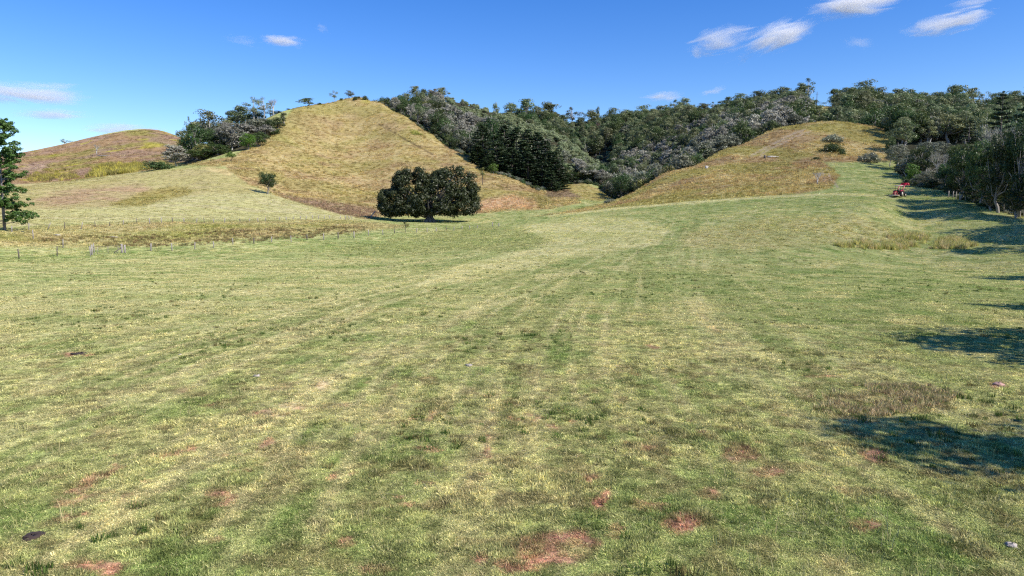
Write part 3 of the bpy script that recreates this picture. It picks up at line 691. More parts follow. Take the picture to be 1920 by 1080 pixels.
proto('greybush', 'bush', tree_mesh, M_BARKG, M_GREYG, 3., 5., nvar=2, seed=310, crown='dome', clumps=24, leaves=60, leaf=.32, trunk_h=.05, clump_r=.17)
proto('pine', 'hoop_pine', pine_mesh, M_BARKD, M_PINE, 26., 10., nvar=3, seed=320, tiers=22, per=7, tuft_r=.75, leaves=18, leaf=.62, gap=.1, trunk_h=.03, prof=lambda u: .95 * (1 - u ** 2.2) + .15)
proto('rust', 'rusty_crowned_tree', tree_mesh, M_BARKG, M_RUST, 11., 10., nvar=1, seed=330, crown='dome', clumps=36, leaves=60, leaf=.45, trunk_h=.2, clump_r=.15)
proto('dead', 'dead_tree', bare_mesh, M_BARKP, M_GREY, 12., 7., nvar=2, seed=340, twigs=160, levels=3, trunk_h=.4, spread=.5, tl=.8, tw=.04)
# finer prototypes for the trees close to the field
proto('ndark', 'rainforest_tree', tree_mesh, M_BARKG, M_DARK, 15., 11., nvar=3, seed=400, crown='round', clumps=90, leaves=110, leaf=.34, trunk_h=.14, clump_r=.10, limbs=26, k=6, open_=.1)
proto('ngrey', 'grey_leafless_tree', bare_mesh, M_BARKP, M_GREY, 14., 11., nvar=3, seed=420, twigs=7000, levels=5, trunk_h=.26, spread=1.0, tl=.8, tw=.022, k=6, first=4)
proto('ngreyg', 'grey_crowned_tree', tree_mesh, M_BARKP, M_GREYG, 14., 12., nvar=3, seed=440, crown='dome', clumps=100, leaves=90, leaf=.30, trunk_h=.2, clump_r=.08, limbs=34, k=6, squash=.55, open_=.12, tr=.016)
proto('ngum', 'gum_tree', tree_mesh, M_BARKP, M_EUC, 20., 13., nvar=2, seed=460, crown='gum', clumps=90, leaves=90, leaf=.36, trunk_h=.25, clump_r=.085, limbs=26, k=6, open_=.3)
proto('npine', 'hoop_pine', pine_mesh, M_BARKD, M_PINE, 22., 8., nvar=2, seed=480, tiers=20, per=5, tuft_r=.42, leaves=70, leaf=.26, gap=.15, trunk_h=.08, prof=lambda u: .9 * (1 - u ** 1.7) + .18)

def place(key, loc, h, w=None, label=None, group=None, cat='tree', name=None, rz=None, v=None):
    nm, L, ph, pw = PROTO[key]
    v = int(RNG.integers(len(L))) if v is None else v % len(L)
    tr, cr = L[v]; sz = h / ph; sw = (w / pw) if w else sz * RNG.uniform(.9, 1.15)
    t = thing(name or nm, label, cat, (loc[0], loc[1], loc[2] - .1), RNG.random() * 6.283 if rz is None else rz, group)
    t.scale = (sw, sw, sz)
    link('trunk', tr, t); link('crown', cr, t)
    return t

def plant(key, px, py_top, D, wpx=None, label=None, group=None, cat='tree', name=None, v=None, py_base=None, rz=None, minh=1.0):
    """tree whose base is on the ground at column px, distance D and whose top reaches photo row py_top"""
    g = on_ground(px, D); top = at(px, py_top, D)[2]
    h = max(minh, top - g[2]); w = wpx / F * D if wpx else None
    return place(key, g, h, w, label, group, cat, name, rz, v)

# ---- the big fig in the paddock
FB = hit(806, 416); FD = FB[1]; MPP = FD / F                  # metres per photo pixel at the fig
rng = np.random.default_rng(5)
ELL = [(-32, 66, 40, 38, 36), (44, 66, 48, 36, 36), (-58, 38, 40, 26, 30), (58, 36, 38, 30, 32), (8, 34, 58, 24, 50), (-24, 30, 48, 19, 40), (30, 48, 50, 38, 44), (-70, 26, 24, 14, 20), (4, 48, 26, 26, 30), (8, 64, 24, 27, 30)]
cen = []; R = []
for (ex, ez, rx, rz_, ry) in ELL:
    for _ in range(110):
        d = unit(rng.normal(size=3)); q = rng.uniform(.72, .95)
        p = np.array([ex + d[0] * rx * q, d[1] * ry * q, ez + d[2] * rz_ * q])
        rr_ = rng.uniform(6, 11)
        if p[2] - .75 * rr_ < 7.5 + 3 * math.sin(p[0] * .12) or abs(p[0]) > 90: continue
        if sum((((p[0] - a) / b) ** 2 + (p[1] / ey) ** 2 + ((p[2] - c) / e) ** 2) < .5 for a, c, b, e, ey in ELL) > 0: continue
        if (abs(p[0] + 42) < 7 and abs(p[2] - 42) < 5) or (abs(p[0] - 18) < 8 and abs(p[2] - 58) < 6): continue
        cen.append(p * MPP); R.append(rr_ * MPP)
fw = MB()
fw.tube([[0, 0, -.5], [0, 0, 6 * MPP], [0, 0, 16 * MPP]], [9 * MPP, 6 * MPP, 6.5 * MPP], 12)
for a in range(9):
    an = a * .698; fw.tube([[math.cos(an) * 2.2, math.sin(an) * 2.2, -.3], [math.cos(an) * 1.1, math.sin(an) * 1.1, .6], [0, 0, 2.2]], [.35, .5, .4], 6)
for i in rng.permutation(len(cen))[:60]:
    c_ = np.array(cen[i]); b0 = np.array([rng.normal() * .4, rng.normal() * .4, 13 * MPP]); mid = b0 * .5 + c_ * .5 + rng.normal(size=3) * .9 + [0, 0, .8]
    fw.tube([b0, mid, c_], [.42, .26, .07], 7)
LV = leaf_quads(rng, cen, R, 130, .48, squash=.8, up=.3, fill=.45)
M_BARKFIG = bark_mat('fig_bark', (0.09, 0.08, 0.07), (0.26, 0.23, 0.20))
make_tree('fig_tree', fw, LV, M_BARKFIG, M_FIG, 'huge dark spreading fig tree with two rounded domes alone in the paddock', 'tree', None, (FB[0], FB[1], FB[2] - .1))

# ---- hoop pine cut by the left edge of the frame
g = hit(20, 434)
pm = pine_mesh(77, h=(434 - 218) / F * g[1], w=11.0, trunk_h=.10, tiers=14, per=11, tuft_r=.50, leaves=90, leaf=.28, tr=.011, droop=-.15, gap=.12, prof=lambda u: 1.0 - .62 * u, jit=.7, sq=.7)
pl = make_tree('hoop_pine', *pm, M_BARKG, M_PINEG, 'green hoop pine with tiered tufted boughs and pale trunk at the gully fence', 'tree', None, (g[0] - 1.1, g[1], g[2]))

# ---- lone trees on the golden hill and skyline
def base_at(px, py): return hit(px, py)
def lone(key, px, pyb, pyt, wpx, label, cat='tree', name=None, group=None, v=0, rz=None):
    g = hit(px, pyb); return place(key, g, (pyb - pyt) / F * g[1] * 1.02, wpx / F * g[1], label, group, cat, name, rz, v)
def sky_lone(key, px, pyb, pyt, wpx, D, label, cat='tree', name=None, group=None, v=0, rz=None):
    g = on_ground(px, D); top = at(px, pyt, D)[2]; return place(key, g, max(1.2, top - g[2]), wpx / F * D, label, group, cat, name, rz, v)

proto('mdark', 'round_crowned_tree', tree_mesh, M_BARKG, M_DARK, 9., 9., nvar=1, seed=500, crown='round', clumps=60, leaves=90, leaf=.3, trunk_h=.22, clump_r=.12, limbs=16)
proto('mbright', 'small_bright_green_tree', tree_mesh, M_BARKD, M_BRIGHT, 5., 5., nvar=1, seed=505, crown='dome', clumps=36, leaves=80, leaf=.24, trunk_h=.36, clump_r=.13, limbs=10)
lone('mdark', 502, 364, 320, 40, 'dark round tree with pale trunk on the lower golden slope above the mown spur')
lone('mbright', 433, 303, 283, 20, 'tiny vivid green umbrella tree on the golden slope beside the grey wood')
sky_lone('opengum', 627, 184, 169, 18, 462, 'thin wispy gum with bare stem alone on the golden hill skyline')
sky_lone('gum', 655, 182, 169, 17, 470, 'compact rounded tree on the golden hill skyline left of the summit')
sky_lone('gum', 577, 200, 183, 34, 448, 'broad bushy gum on the skyline where the golden hill steepens', v=1)
for i, (px, pt, w_, lb) in enumerate([(599, 192, 12, 'low dark bush on the skyline right of the broad bushy gum'), (666, 178, 10, 'low dark bush just right of the compact skyline tree'), (684, 178, 14, 'low dark bush on the very summit of the golden hill'), (672, 179, 9, 'smallest dark bush between two others at the golden summit'),
                                  (558, 199, 11, 'grey-green bush on the skyline left of the broad bushy gum'), (640, 182, 8, 'tiny bush between the wispy gum and the compact tree on the skyline'), (544, 204, 14, 'dark bush on the skyline where the wood ends and grass begins')]):
    sky_lone('bush', px, 0, pt, w_, 455 + 3 * i, lb, 'bush', v=i)
sky_lone('opengum', 122, 268, 260, 22, 560, 'flat-topped solitary tree on the skyline of the far brown hill', v=1)
lone('dead', 182, 291, 270, 16, 'bleached dead tree standing on the far brown hillside', v=0)
lone('bush', 298, 318, 297, 58, 'wide dark green bush at the crest of the mown spur beside a grey bare tree', 'bush', v=1)
lone('grey', 332, 312, 272, 52, 'grey-brown leafless tree leaning over the dark bush at the spur crest', v=1)
proto('sapling', 'sapling', tree_mesh, M_BARKD, M_OLIVE, 4., 2.4, nvar=2, seed=520, crown='gum', clumps=9, leaves=24, leaf=.3, trunk_h=.45, clump_r=.16, open_=.2, limbs=8, tr=.02)
lone('sapling', 760, 437, 415, 14, 'leafy little sapling growing on the paddock fence line before the fig', v=0)
lone('sapling', 905, 347, 314, 18, 'spindly sparse sapling on the golden slope right of the fig', v=1)
lone('dead', 1533, 346, 322, 26, 'small dead grey tree with spreading twigs on the lower right hill', v=1)
for px, pb, pt, w_, k_, lb in [(1558, 268, 250, 40, 'greybush', 'upper grey-green shrub of the trio on the right hill'), (1562, 286, 266, 48, 'bush', 'wide middle shrub of the trio on the right hill'), (1580, 291, 276, 16, 'bush', 'small dark shrub at the right foot of the trio on the right hill'),
                           (1530, 300, 294, 18, 'bush', 'low flat bush in dry grass left below the shrub trio'), (1628, 305, 283, 42, 'greybush', 'broad grey-green shrub at the mown field corner near the tractor wood'), (1663, 248, 238, 14, 'bush', 'round little bush at the foot of the white power pole')]:
    lone(k_, px, pb, pt, w_, lb, 'shrub', 'shrub')

# ---- wood on the left flank of the golden hill (each tree picked from the photo)
W1 = [  # kind, column, top row, D, width px, label
 ('dark', 367, 232, 350, 42, 'bright-topped dark tree at the left foot of the flank wood'),
 ('olive', 352, 240, 356, 26, 'small olive tree at the far left tip of the flank wood'),
 ('gum', 362, 224, 385, 44, 'bushy gum at the upper left corner of the flank wood'),
 ('opengum', 357, 217, 400, 14, 'thin emergent treetop above the left corner of the flank wood'),
 ('greyg', 396, 216, 372, 54, 'large domed grey-green tree in the left middle of the flank wood'),
 ('gum', 393, 206, 405, 48, 'grey-brown dome showing over the left of the flank wood'),
 ('dark', 412, 246, 352, 34, 'deep green tree between two grey crowns in the flank wood'),
 ('olive', 385, 262, 342, 42, 'dull olive crown low at the front left of the flank wood'),
 ('dark', 378, 276, 338, 46, 'blackish green tree at the lowest left front of the flank wood'),
 ('dark', 411, 269, 338, 34, 'rounded dark tree left of the bright umbrella tree'),
 ('grey', 435, 228, 345, 44, 'pale silvery leafless tree in front of the flank wood'),
 ('grey', 426, 226, 360, 26, 'second pale leafless crown half behind the silvery one'),
 ('gum', 423, 222, 395, 30, 'russet-grey crown rising behind the silvery leafless tree'),
 ('greyd', 462, 222, 368, 40, 'wide grey twiggy tree right of the silvery leafless tree'),
 ('greyg', 484, 212, 376, 52, 'tall grey domed tree at the centre right of the flank wood'),
 ('bright', 465, 250, 338, 26, 'rounded fresh green tree on the lower edge of the flank wood'),
 ('dark', 450, 228, 386, 30, 'olive dark tree behind the grey crowns of the flank wood'),
 ('gum', 447, 196, 418, 40, 'spreading dark gum above the centre of the flank wood'),
 ('tallgum', 431, 208, 415, 24, 'grey stemmed gum left of the tall dark clump of the flank wood'),
 ('gum', 454, 198, 430, 26, 'dense dark treetop standing on the flank wood skyline'),
 ('opengum', 477, 180, 415, 28, 'tall gum with open leafy head standing far above the flank wood'),
 ('opengum', 495, 179, 418, 28, 'tallest bare-stemmed gum with drooping head above the flank wood'),
 ('dead', 513, 184, 420, 20, 'bare dead spire tree right of the two tall gums'),
 ('dark', 480, 208, 425, 30, 'dark low crown beneath the tall open gums'),
 ('dark', 505, 222, 372, 28, 'narrow deep green tree at the right of the grey dome'),
 ('greyd', 497, 228, 362, 30, 'pale stemmed grey tree at the right edge of the flank wood'),
 ('dark', 522, 218, 380, 30, 'small dark tree below the dead spire on the grass edge'),
 ('tallgum', 533, 206, 392, 20, 'slim white-trunked tree at the upper right tip of the flank wood'),
 ('bush', 515, 236, 368, 26, 'light green bush at the right foot of the flank wood'),
 ('dark', 522, 207, 428, 14, 'dark skyline crown between the dead spire and the slim tree'),
 ('gum', 508, 206, 430, 26, 'grey-green skyline crown behind the dead spire'),
 ('dark', 541, 203, 436, 10, 'last dark crown where the flank wood meets the golden skyline'),
 ('dark', 398, 240, 362, 30, 'dark crown hidden low behind the left grey dome'),
 ('greyg', 447, 240, 352, 26, 'grey-green crown wedged between silvery tree and fresh green tree'),
 ('dark', 488, 246, 346, 26, 'shaded dark tree below the tall grey dome of the flank wood'),
]
for k_, px, pt, D, w_, lb in W1: plant(k_, px, pt, D, w_ * (1.3 if px < 500 else .95), lb)

# ---- dark hoop pine grove in the valley
PN = [(905, 232, 352, 40, 'left tree of the black-green pine grove'), (922, 212, 372, 42, 'rounded olive-topped tree crowning the left of the pine grove'), (946, 232, 362, 44, 'pine under the grove skyline, second from its rounded crown'), (968, 236, 360, 42, 'pine in the upper middle of the black-green grove'),
      (990, 241, 358, 42, 'pine right of the middle of the black-green grove skyline'), (1008, 246, 356, 40, 'right-hand skyline pine of the black-green grove'), (1022, 262, 352, 40, 'pine stepping down at the right shoulder of the grove'), (1040, 282, 350, 40, 'lower right pine of the grove against grey trees'),
      (932, 262, 346, 44, 'front pine below the rounded crown of the grove'), (960, 275, 342, 44, 'front middle pine leaning over the golden slope'), (990, 285, 338, 44, 'front pine right of middle over the golden slope'), (1016, 298, 338, 42, 'low front pine near the right end of the grove'),
      (1048, 306, 345, 36, 'outermost right pine of the grove beside the brown bank'), (896, 270, 350, 32, 'shaded pine low on the grove left end'), (915, 290, 340, 30, 'small shaded pine at the grove foot above the sparse sapling'), (1034, 318, 330, 30, 'lowest pine at the right tip of the grove')]
for i, (px, pt, D, w_, lb) in enumerate(PN):
    plant('dark' if i == 1 else 'pine', px, pt, D, w_ * 1.15, lb, name='rainforest_tree' if i == 1 else 'hoop_pine', group=None if i == 1 else 'pines of the dark grove in the valley')
plant('bright', 926, 306, 330, 22, 'light green small tree at the foot of the pine grove'); plant('bright', 1050, 335, 345, 18, 'bright shrubby tree at the right foot of the pine grove')

# ---- skyline of the ridges behind
SKY_T = [
 ('dark', 716, 179, 500, 22, 'dark round tree at the left start of the summit wood'), ('bush', 731, 183, 505, 22, 'low dark crown beside the left start of the summit wood'), ('dark', 748, 176, 520, 22, 'rounded dark crown on the summit wood skyline'),
 ('gum', 762, 172, 525, 26, 'bushy crown left of the tallest tree of the summit wood'), ('gum', 779, 161, 530, 22, 'tallest dark knob of the summit wood skyline'), ('gum', 797, 165, 535, 24, 'ruddy crown just right of the tallest summit tree'), ('grey', 815, 165, 540, 24, 'bare twiggy crown on the summit wood skyline'),
 ('gum', 829, 164, 545, 24, 'blue-grey crown right of the bare twiggy one on the summit'),
 ('gum', 930, 190, 640, 14, 'small round tree peeping over the pale green spur'), ('gum', 960, 190, 690, 34, 'left crown of the brown-topped clump beyond the spur'), ('gum', 986, 184, 690, 40, 'main crown of the brown-topped clump beyond the spur'), ('gum', 1008, 196, 680, 26, 'right crown of the brown-topped clump beyond the spur'),
 ('tallgum', 1033, 182, 690, 38, 'tall lumpy gum standing out above the valley head'), ('gum', 1022, 205, 680, 26, 'shorter gum at the left foot of the tall lumpy gum'), ('gum', 1055, 215, 680, 26, 'low crown right of the tall lumpy gum'),
 ('opengum', 1074, 200, 690, 30, 'open-headed gum in the dip of the far skyline'), ('gum', 1090, 219, 685, 22, 'low crown in the lowest dip of the far skyline'), ('gum', 1110, 206, 690, 34, 'rounded gum right of the skyline dip'), ('tallgum', 1120, 196, 700, 10, 'narrow leading shoot above the rounded gum'),
 ('gum', 1150, 201, 695, 30, 'flat dome on the skyline above the valley'), ('gum', 1178, 205, 690, 32, 'even crown between flat dome and long ridge crest'), ('gum', 1205, 197, 700, 36, 'wide crown on the far crest left of centre'), ('gum', 1234, 196, 700, 32, 'second wide crown on the far crest'),
 ('opengum', 1262, 186, 700, 26, 'airy gum on the far crest under the thin cloud'), ('gum', 1281, 181, 700, 26, 'raised bushy gum on the far crest'), ('opengum', 1300, 195, 700, 20, 'small airy gum right of the raised bushy one'), ('gum', 1320, 193, 690, 30, 'soft crown low on the far crest'), ('opengum', 1338, 190, 680, 18, 'spiky little crown along the far crest'),
 ('gum', 1362, 180, 670, 28, 'dark crown where the far crest begins to climb'), ('gum', 1388, 174, 660, 32, 'double crown on the climbing far crest'), ('gum', 1420, 170, 650, 34, 'grey-green crown higher on the climbing crest'), ('gum', 1447, 167, 640, 32, 'crown left of the big pair on the climbing crest'),
 ('gum', 1468, 160, 630, 38, 'broad dark gum below the tallest on the right crest'), ('tallgum', 1502, 153, 600, 34, 'massive olive gum standing left of the sky gap'), ('opengum', 1515, 146, 610, 32, 'highest airy head of the right crest beside the sky gap'), ('gum', 1490, 172, 590, 34, 'rounded crown under the highest airy head'), ('gum', 1525, 188, 560, 30, 'lower crown beside the thin pole at the sky gap'),
 ('tallgum', 1561, 161, 540, 26, 'see-through gum at the right side of the sky gap'), ('gum', 1584, 163, 545, 30, 'dark gum second right of the sky gap'), ('tallgum', 1600, 156, 550, 30, 'shoulder crown left of the great ridge gum'), ('gum', 1618, 151, 550, 50, 'great domed gum highest on the right ridge'), ('gum', 1646, 163, 550, 34, 'crown falling away right of the great domed gum'),
 ('gum', 1683, 166, 540, 34, 'leaning gum after the notch on the right ridge'), ('tallgum', 1706, 161, 545, 32, 'rounded tall gum midway on the right ridge'), ('gum', 1728, 170, 540, 28, 'smaller crown between two tall gums on the right ridge'), ('gum', 1756, 171, 540, 34, 'brown-tinted gum in the second ridge notch'),
 ('gum', 1788, 160, 540, 48, 'big spreading gum above the small grassy clearing'), ('gum', 1820, 165, 560, 32, 'thin see-through crown above the grassy clearing'), ('opengum', 1845, 171, 570, 28, 'airy gum right above the grassy clearing'), ('gum', 1872, 172, 560, 34, 'crown behind the dark near pine at the right'), ('gum', 1900, 170, 560, 34, 'crown at the far right end of the ridge'),
]
for k_, px, pt, D, w_, lb in SKY_T: plant(k_, px, pt, D, w_ * 1.25, lb)

W3 = [('olive', 1252, 297, 263, 32, 'round olive-green tree on the left edge of the right hill'), ('olive', 1206, 324, 272, 36, 'olive tree lower down at the left edge of the right hill'), ('dark', 1322, 270, 285, 24, 'round dark green tree at the edge halfway up the right hill'), ('olive', 1307, 281, 280, 16, 'small olive tree at the edge below the round dark one'),
 ('rust', 1252, 228, 560, 40, 'rust-brown crown among green gums on the far slope'), ('grey', 1462, 194, 338, 44, 'pale-stemmed leafless tree tallest on the upper left hill edge'), ('grey', 1440, 202, 334, 38, 'pale-stemmed leafless tree second down the upper hill edge'), ('grey', 1415, 212, 328, 34, 'pale-stemmed leafless tree third down the upper hill edge'),
 ('greyd', 1392, 222, 322, 34, 'grey twiggy tree fourth down the upper hill edge'), ('dark', 1500, 182, 352, 46, 'deep green tree where the right hill edge nears its summit'), ('dark', 1478, 196, 342, 30, 'dark tree beside the tallest pale-stemmed tree'), ('gum', 1530, 196, 356, 50, 'olive drab tree massed above the right hill summit'), ('bush', 1552, 206, 350, 44, 'low grey-green tree mass at the summit of the right hill'),
 ('greyg', 1190, 300, 340, 44, 'grey domed tree low in the valley head'), ('greyg', 1225, 290, 320, 44, 'second grey domed tree low in the valley head'), ('greyg', 1207, 308, 300, 44, 'lowest grey domed tree above the valley notch'), ('dark', 1170, 322, 310, 40, 'blackish tree filling the bottom of the valley'), ('greyd', 1108, 312, 372, 44, 'grey twiggy tree at the foot of the pale green spur'), ('greyg', 1130, 318, 366, 34, 'grey dome at the very foot of the pale green spur'), ('dark', 1075, 322, 372, 34, 'dark tree above the little brown bank')]
for k_, px, pt, D, w_, lb in W3: plant(k_, px, pt, D, w_ * 1.2, lb)

# ---- woods in depth: a jittered lattice of trees, culled to what can be seen over the nearer crowns
NPX = 700
best = np.full(2400 + 400, -9.0)            # highest elevation slope met so far per column
cand = []
yy = 262.0
rngf = np.random.default_rng(3)
while yy < 735:
    step = 6.2 if yy < 480 else 8.5
    xs = np.arange(-130, 720, step)
    xs = xs + rngf.uniform(-.4, .4, len(xs)) * step; ys = yy + rngf.uniform(-.45, .45, len(xs)) * step
    for x_, y_ in zip(xs, ys): cand.append((x_, y_))
    yy += step * .85
cand = np.array(cand); cz_ = terrain(cand[:, 0], cand[:, 1]); cpx, cpy, _ = project(cand[:, 0], cand[:, 1], cz_)
edge = np.interp(cpx, FE_PX, FE_D)
ok = (cand[:, 1] > edge + 2) & (cpx > 700) & (cpx < 1990)
clear = ((np.abs(cpx - 1834) < 28) & (cand[:, 1] > 440)) | ((np.abs(cpx - 1555) < 16) & (cand[:, 1] > 470))
ok &= ~clear
cand = cand[ok]; cz_ = cz_[ok]; cpx = cpx[ok]; cpy = cpy[ok]
order = np.argsort(cand[:, 1])
# heights of the ground in front (profile of bare terrain) per column
colpx = np.arange(690, 2000, 6)
terr_best = {}
Ds = np.linspace(150, 740, 160)
TB = np.zeros((len(colpx), len(Ds)))
for i, c0 in enumerate(colpx):
    xx = (c0 - 960) / (F * cp) * Ds; zz = terrain(xx, Ds); TB[i] = np.maximum.accumulate((zz - CAMZ) / Ds)
SKYL = np.interp(np.arange(0, 2400), [695, 716, 748, 779, 829, 850, 900, 930, 960, 1033, 1055, 1090, 1150, 1234, 1281, 1320, 1388, 1447, 1502, 1525, 1540, 1556, 1568, 1618, 1660, 1706, 1756, 1788, 1815, 1850, 1900, 2000], [188, 180, 178, 168, 172, 175, 192, 205, 198, 200, 224, 226, 208, 203, 192, 202, 182, 175, 165, 196, 204, 200, 172, 160, 172, 168, 178, 168, 176, 180, 178, 170])
best = TB[:, 0] * 0 - 1.0
picked = []
for j in order:
    x_, y_ = cand[j]; p_ = cpx[j]; z_ = cz_[j]
    ci = int(np.clip((p_ - 690) / 6, 0, len(colpx) - 1)); tb = TB[ci][min(len(Ds) - 1, int(np.searchsorted(Ds, y_ - 4)))]
    # kind by place
    u = rngf.random(); pt = cpy[j]
    spur = (p_ < 1150) and y_ < 600
    if spur:
        shoulder = np.interp(p_, [850, 900, 960, 1050, 1150], [195, 212, 238, 262, 345])     # pale green smooth top of the spur
        top_zone = y_ > np.interp(p_, [700, 850, 950, 1060, 1150], [540, 462, 425, 402, 366])
        if top_zone and p_ > 830: key = 'scrub' if u < .9 else 'greyg'; h = rngf.uniform(4, 6.5)
        elif p_ < 800: key = ['dark', 'dark', 'greyg', 'dark', 'olive', 'grey', 'gum'][int(u * 7)]; h = rngf.uniform(9, 14)
        elif p_ < 960: key = ['grey', 'greyd', 'greyg', 'greyg', 'dark', 'greyg'][int(u * 6)]; h = rngf.uniform(10, 15)
        else: key = ['greyg', 'greyd', 'scrub', 'greyg', 'dark', 'scrub', 'grey'][int(u * 7)]; h = rngf.uniform(7, 11)
    elif p_ < 1520:
        if y_ < 400: key = ['greyg', 'grey', 'grey', 'greyd', 'greyg', 'dark', 'greyg'][int(u * 7)]; h = rngf.uniform(9, 14)
        elif y_ < 500: key = ['greyg', 'greyg', 'gum', 'grey', 'greyd', 'dark', 'tallgum'][int(u * 7)]; h = rngf.uniform(11, 16)
        else: key = ['gum', 'gum', 'dark', 'tallgum', 'greyg', 'dark', 'gum', 'rust' if u > .97 else 'gum'][int(u * 8)]; h = rngf.uniform(13, 19)
    else:
        key = ['gum', 'dark', 'greyg', 'gum', 'gum', 'dark'][int(u * 6)]; h = rngf.uniform(9, 15)
        if y_ > 440: h = rngf.uniform(14, 20)
    if y_ < edge[0]: pass
    ed = np.interp(p_, FE_PX, FE_D)
    if y_ < ed + 12 and u < .5: key = 'dark' if p_ < 1000 or u < .3 else 'olive'; h = min(h, rngf.uniform(6, 9))
    pz = at(p_, SKYL[int(np.clip(p_, 0, 2399))] + rngf.uniform(0, 10), y_)[2]          # stay under the skyline crowns
    h = min(h, pz - z_)
    if h < 3.5 or (884 < p_ < 1056 and y_ < 366): continue
    if p_ > 1690:
        if y_ < 205: continue
        pyt = 410 - (z_ + h - CAMZ) / y_ * F
        if pyt > np.interp(p_, [1690, 1742, 1812, 1868, 1920], [262, 250, 246, 210, 205]): continue
    sl = (z_ + h - CAMZ) / y_
    if sl < tb - .002: continue
    if sl < best[ci] - .012: continue
    if y_ > ed + 10:
        best[max(0, ci - 1):ci + 2] = np.maximum(best[max(0, ci - 1):ci + 2], sl - .0)
    picked.append((x_, y_, z_, p_, key, h))
print('forest picked', len(picked))
# the 260 that show largest are trees of their own, the rest one mass
size = np.array([t[5] / t[1] * (1.6 if t[1] < np.interp(t[3], FE_PX, FE_D) + 25 else 1) for t in picked]); order = np.argsort(-size)
solo = set(order[:215].tolist())
LANDM = [(716, 190, 'the first dark tree of the summit wood'), (779, 172, 'the tallest knob of the summit wood'), (829, 175, 'the blue-grey summit crown'), (880, 225, 'the grey slope left of the pine grove'), (960, 260, 'the black-green pine grove'), (986, 195, 'the brown-topped clump'), (1033, 200, 'the tall lumpy gum'),
  (1074, 215, 'the open-headed gum in the dip'), (1150, 212, 'the flat-domed skyline gum'), (1205, 208, 'the wide crown left of centre crest'), (1250, 240, 'the rust-brown crown'), (1281, 195, 'the raised bushy crest gum'), (1252, 312, 'the olive tree on the hill edge'), (1322, 282, 'the round dark tree on the hill edge'), (1388, 185, 'the double crown on the crest'),
  (1468, 175, 'the broad dark crest gum'), (1445, 215, 'the pale-stemmed grey trees'), (1502, 170, 'the massive olive gum'), (1561, 180, 'the see-through gum at the sky gap'), (1618, 170, 'the great domed ridge gum'), (1683, 180, 'the leaning notch gum'), (1706, 180, 'the rounded tall ridge gum'), (1756, 185, 'the brown-tinted ridge gum'), (1788, 178, 'the spreading gum by the clearing'),
  (1742, 270, 'the broad grey dome above the tractor'), (1868, 200, 'the tall tufty pine'), (1667, 225, 'the pale power pole'), (1812, 240, 'the middle hoop pine'), (1157, 350, 'the silvery valley shrub'), (1110, 300, 'the pale green spur foot'), (1040, 245, 'the smooth green spur top'), (1892, 190, 'the gum between the two tallest pines'), (1842, 215, 'the gum left of the tall pine'), (1775, 225, 'the wide green second-rank crown'), (1735, 225, 'the lit yellow-green crown'), (1695, 228, 'the grey crown right of the pole'), (1834, 205, 'the small grassy clearing'), (1350, 230, 'the grey woods over the hill edge'), (1300, 225, 'the mid-slope of the far woods'), (1130, 250, 'the far slope above the spur'), (860, 200, 'the grey trunks on the summit slope'), (1600, 215, 'the woods behind the right summit')]
KIND_W = {'gum': 'green gum', 'tallgum': 'tall narrow gum', 'dark': 'dark leafy tree', 'grey': 'leafless pale tree', 'greyd': 'grey twiggy tree', 'greyg': 'grey domed tree', 'scrub': 'pale scrub tree', 'olive': 'olive-yellow tree', 'rust': 'rust-brown tree'}
used = {}
def landmark_label(key, px, py):
    c_ = sorted(LANDM, key=lambda l: math.hypot(l[0] - px, (l[1] - py) * 1.3))
    for l in c_[:9]:
        dx_, dy_ = px - l[0], py - l[1]; far = math.hypot(dx_, dy_) > 32
        hz = '' if abs(dx_) < 9 else ('right' if dx_ > 0 else 'left'); vt = '' if abs(dy_) < 9 else ('below' if dy_ > 0 else 'above')
        rel = {('', ''): 'right beside', ('right', ''): 'to the right of', ('left', ''): 'to the left of', ('', 'below'): 'directly below', ('', 'above'): 'directly above', ('right', 'below'): 'below and right of', ('left', 'below'): 'below and left of', ('right', 'above'): 'above and right of', ('left', 'above'): 'above and left of'}[(hz, vt)]
        lb = KIND_W[key] + ' ' + ('well ' if far else 'just ') + rel + ' ' + l[2]
        if lb not in used: used[lb] = 1; return lb
    lb = KIND_W[key] + ' crowded in near ' + c_[0][2]; used[lb] = used.get(lb, 0) + 1
    return lb
rest = []
for j, t in enumerate(picked):
    x_, y_, z_, p_, key, h = t
    if j in solo:
        pyy = float(project(np.array([x_]), np.array([y_]), np.array([z_ + h * .7]))[1][0]); lb = landmark_label(key, p_, pyy)
        place(key, (x_, y_, z_), h, None, lb, 'woodland ' + PROTO[key][0].replace('_', ' ') + 's' + (' near ' + lb.split(' near ')[1] if ' near ' in lb else ''))
    else: rest.append(t)

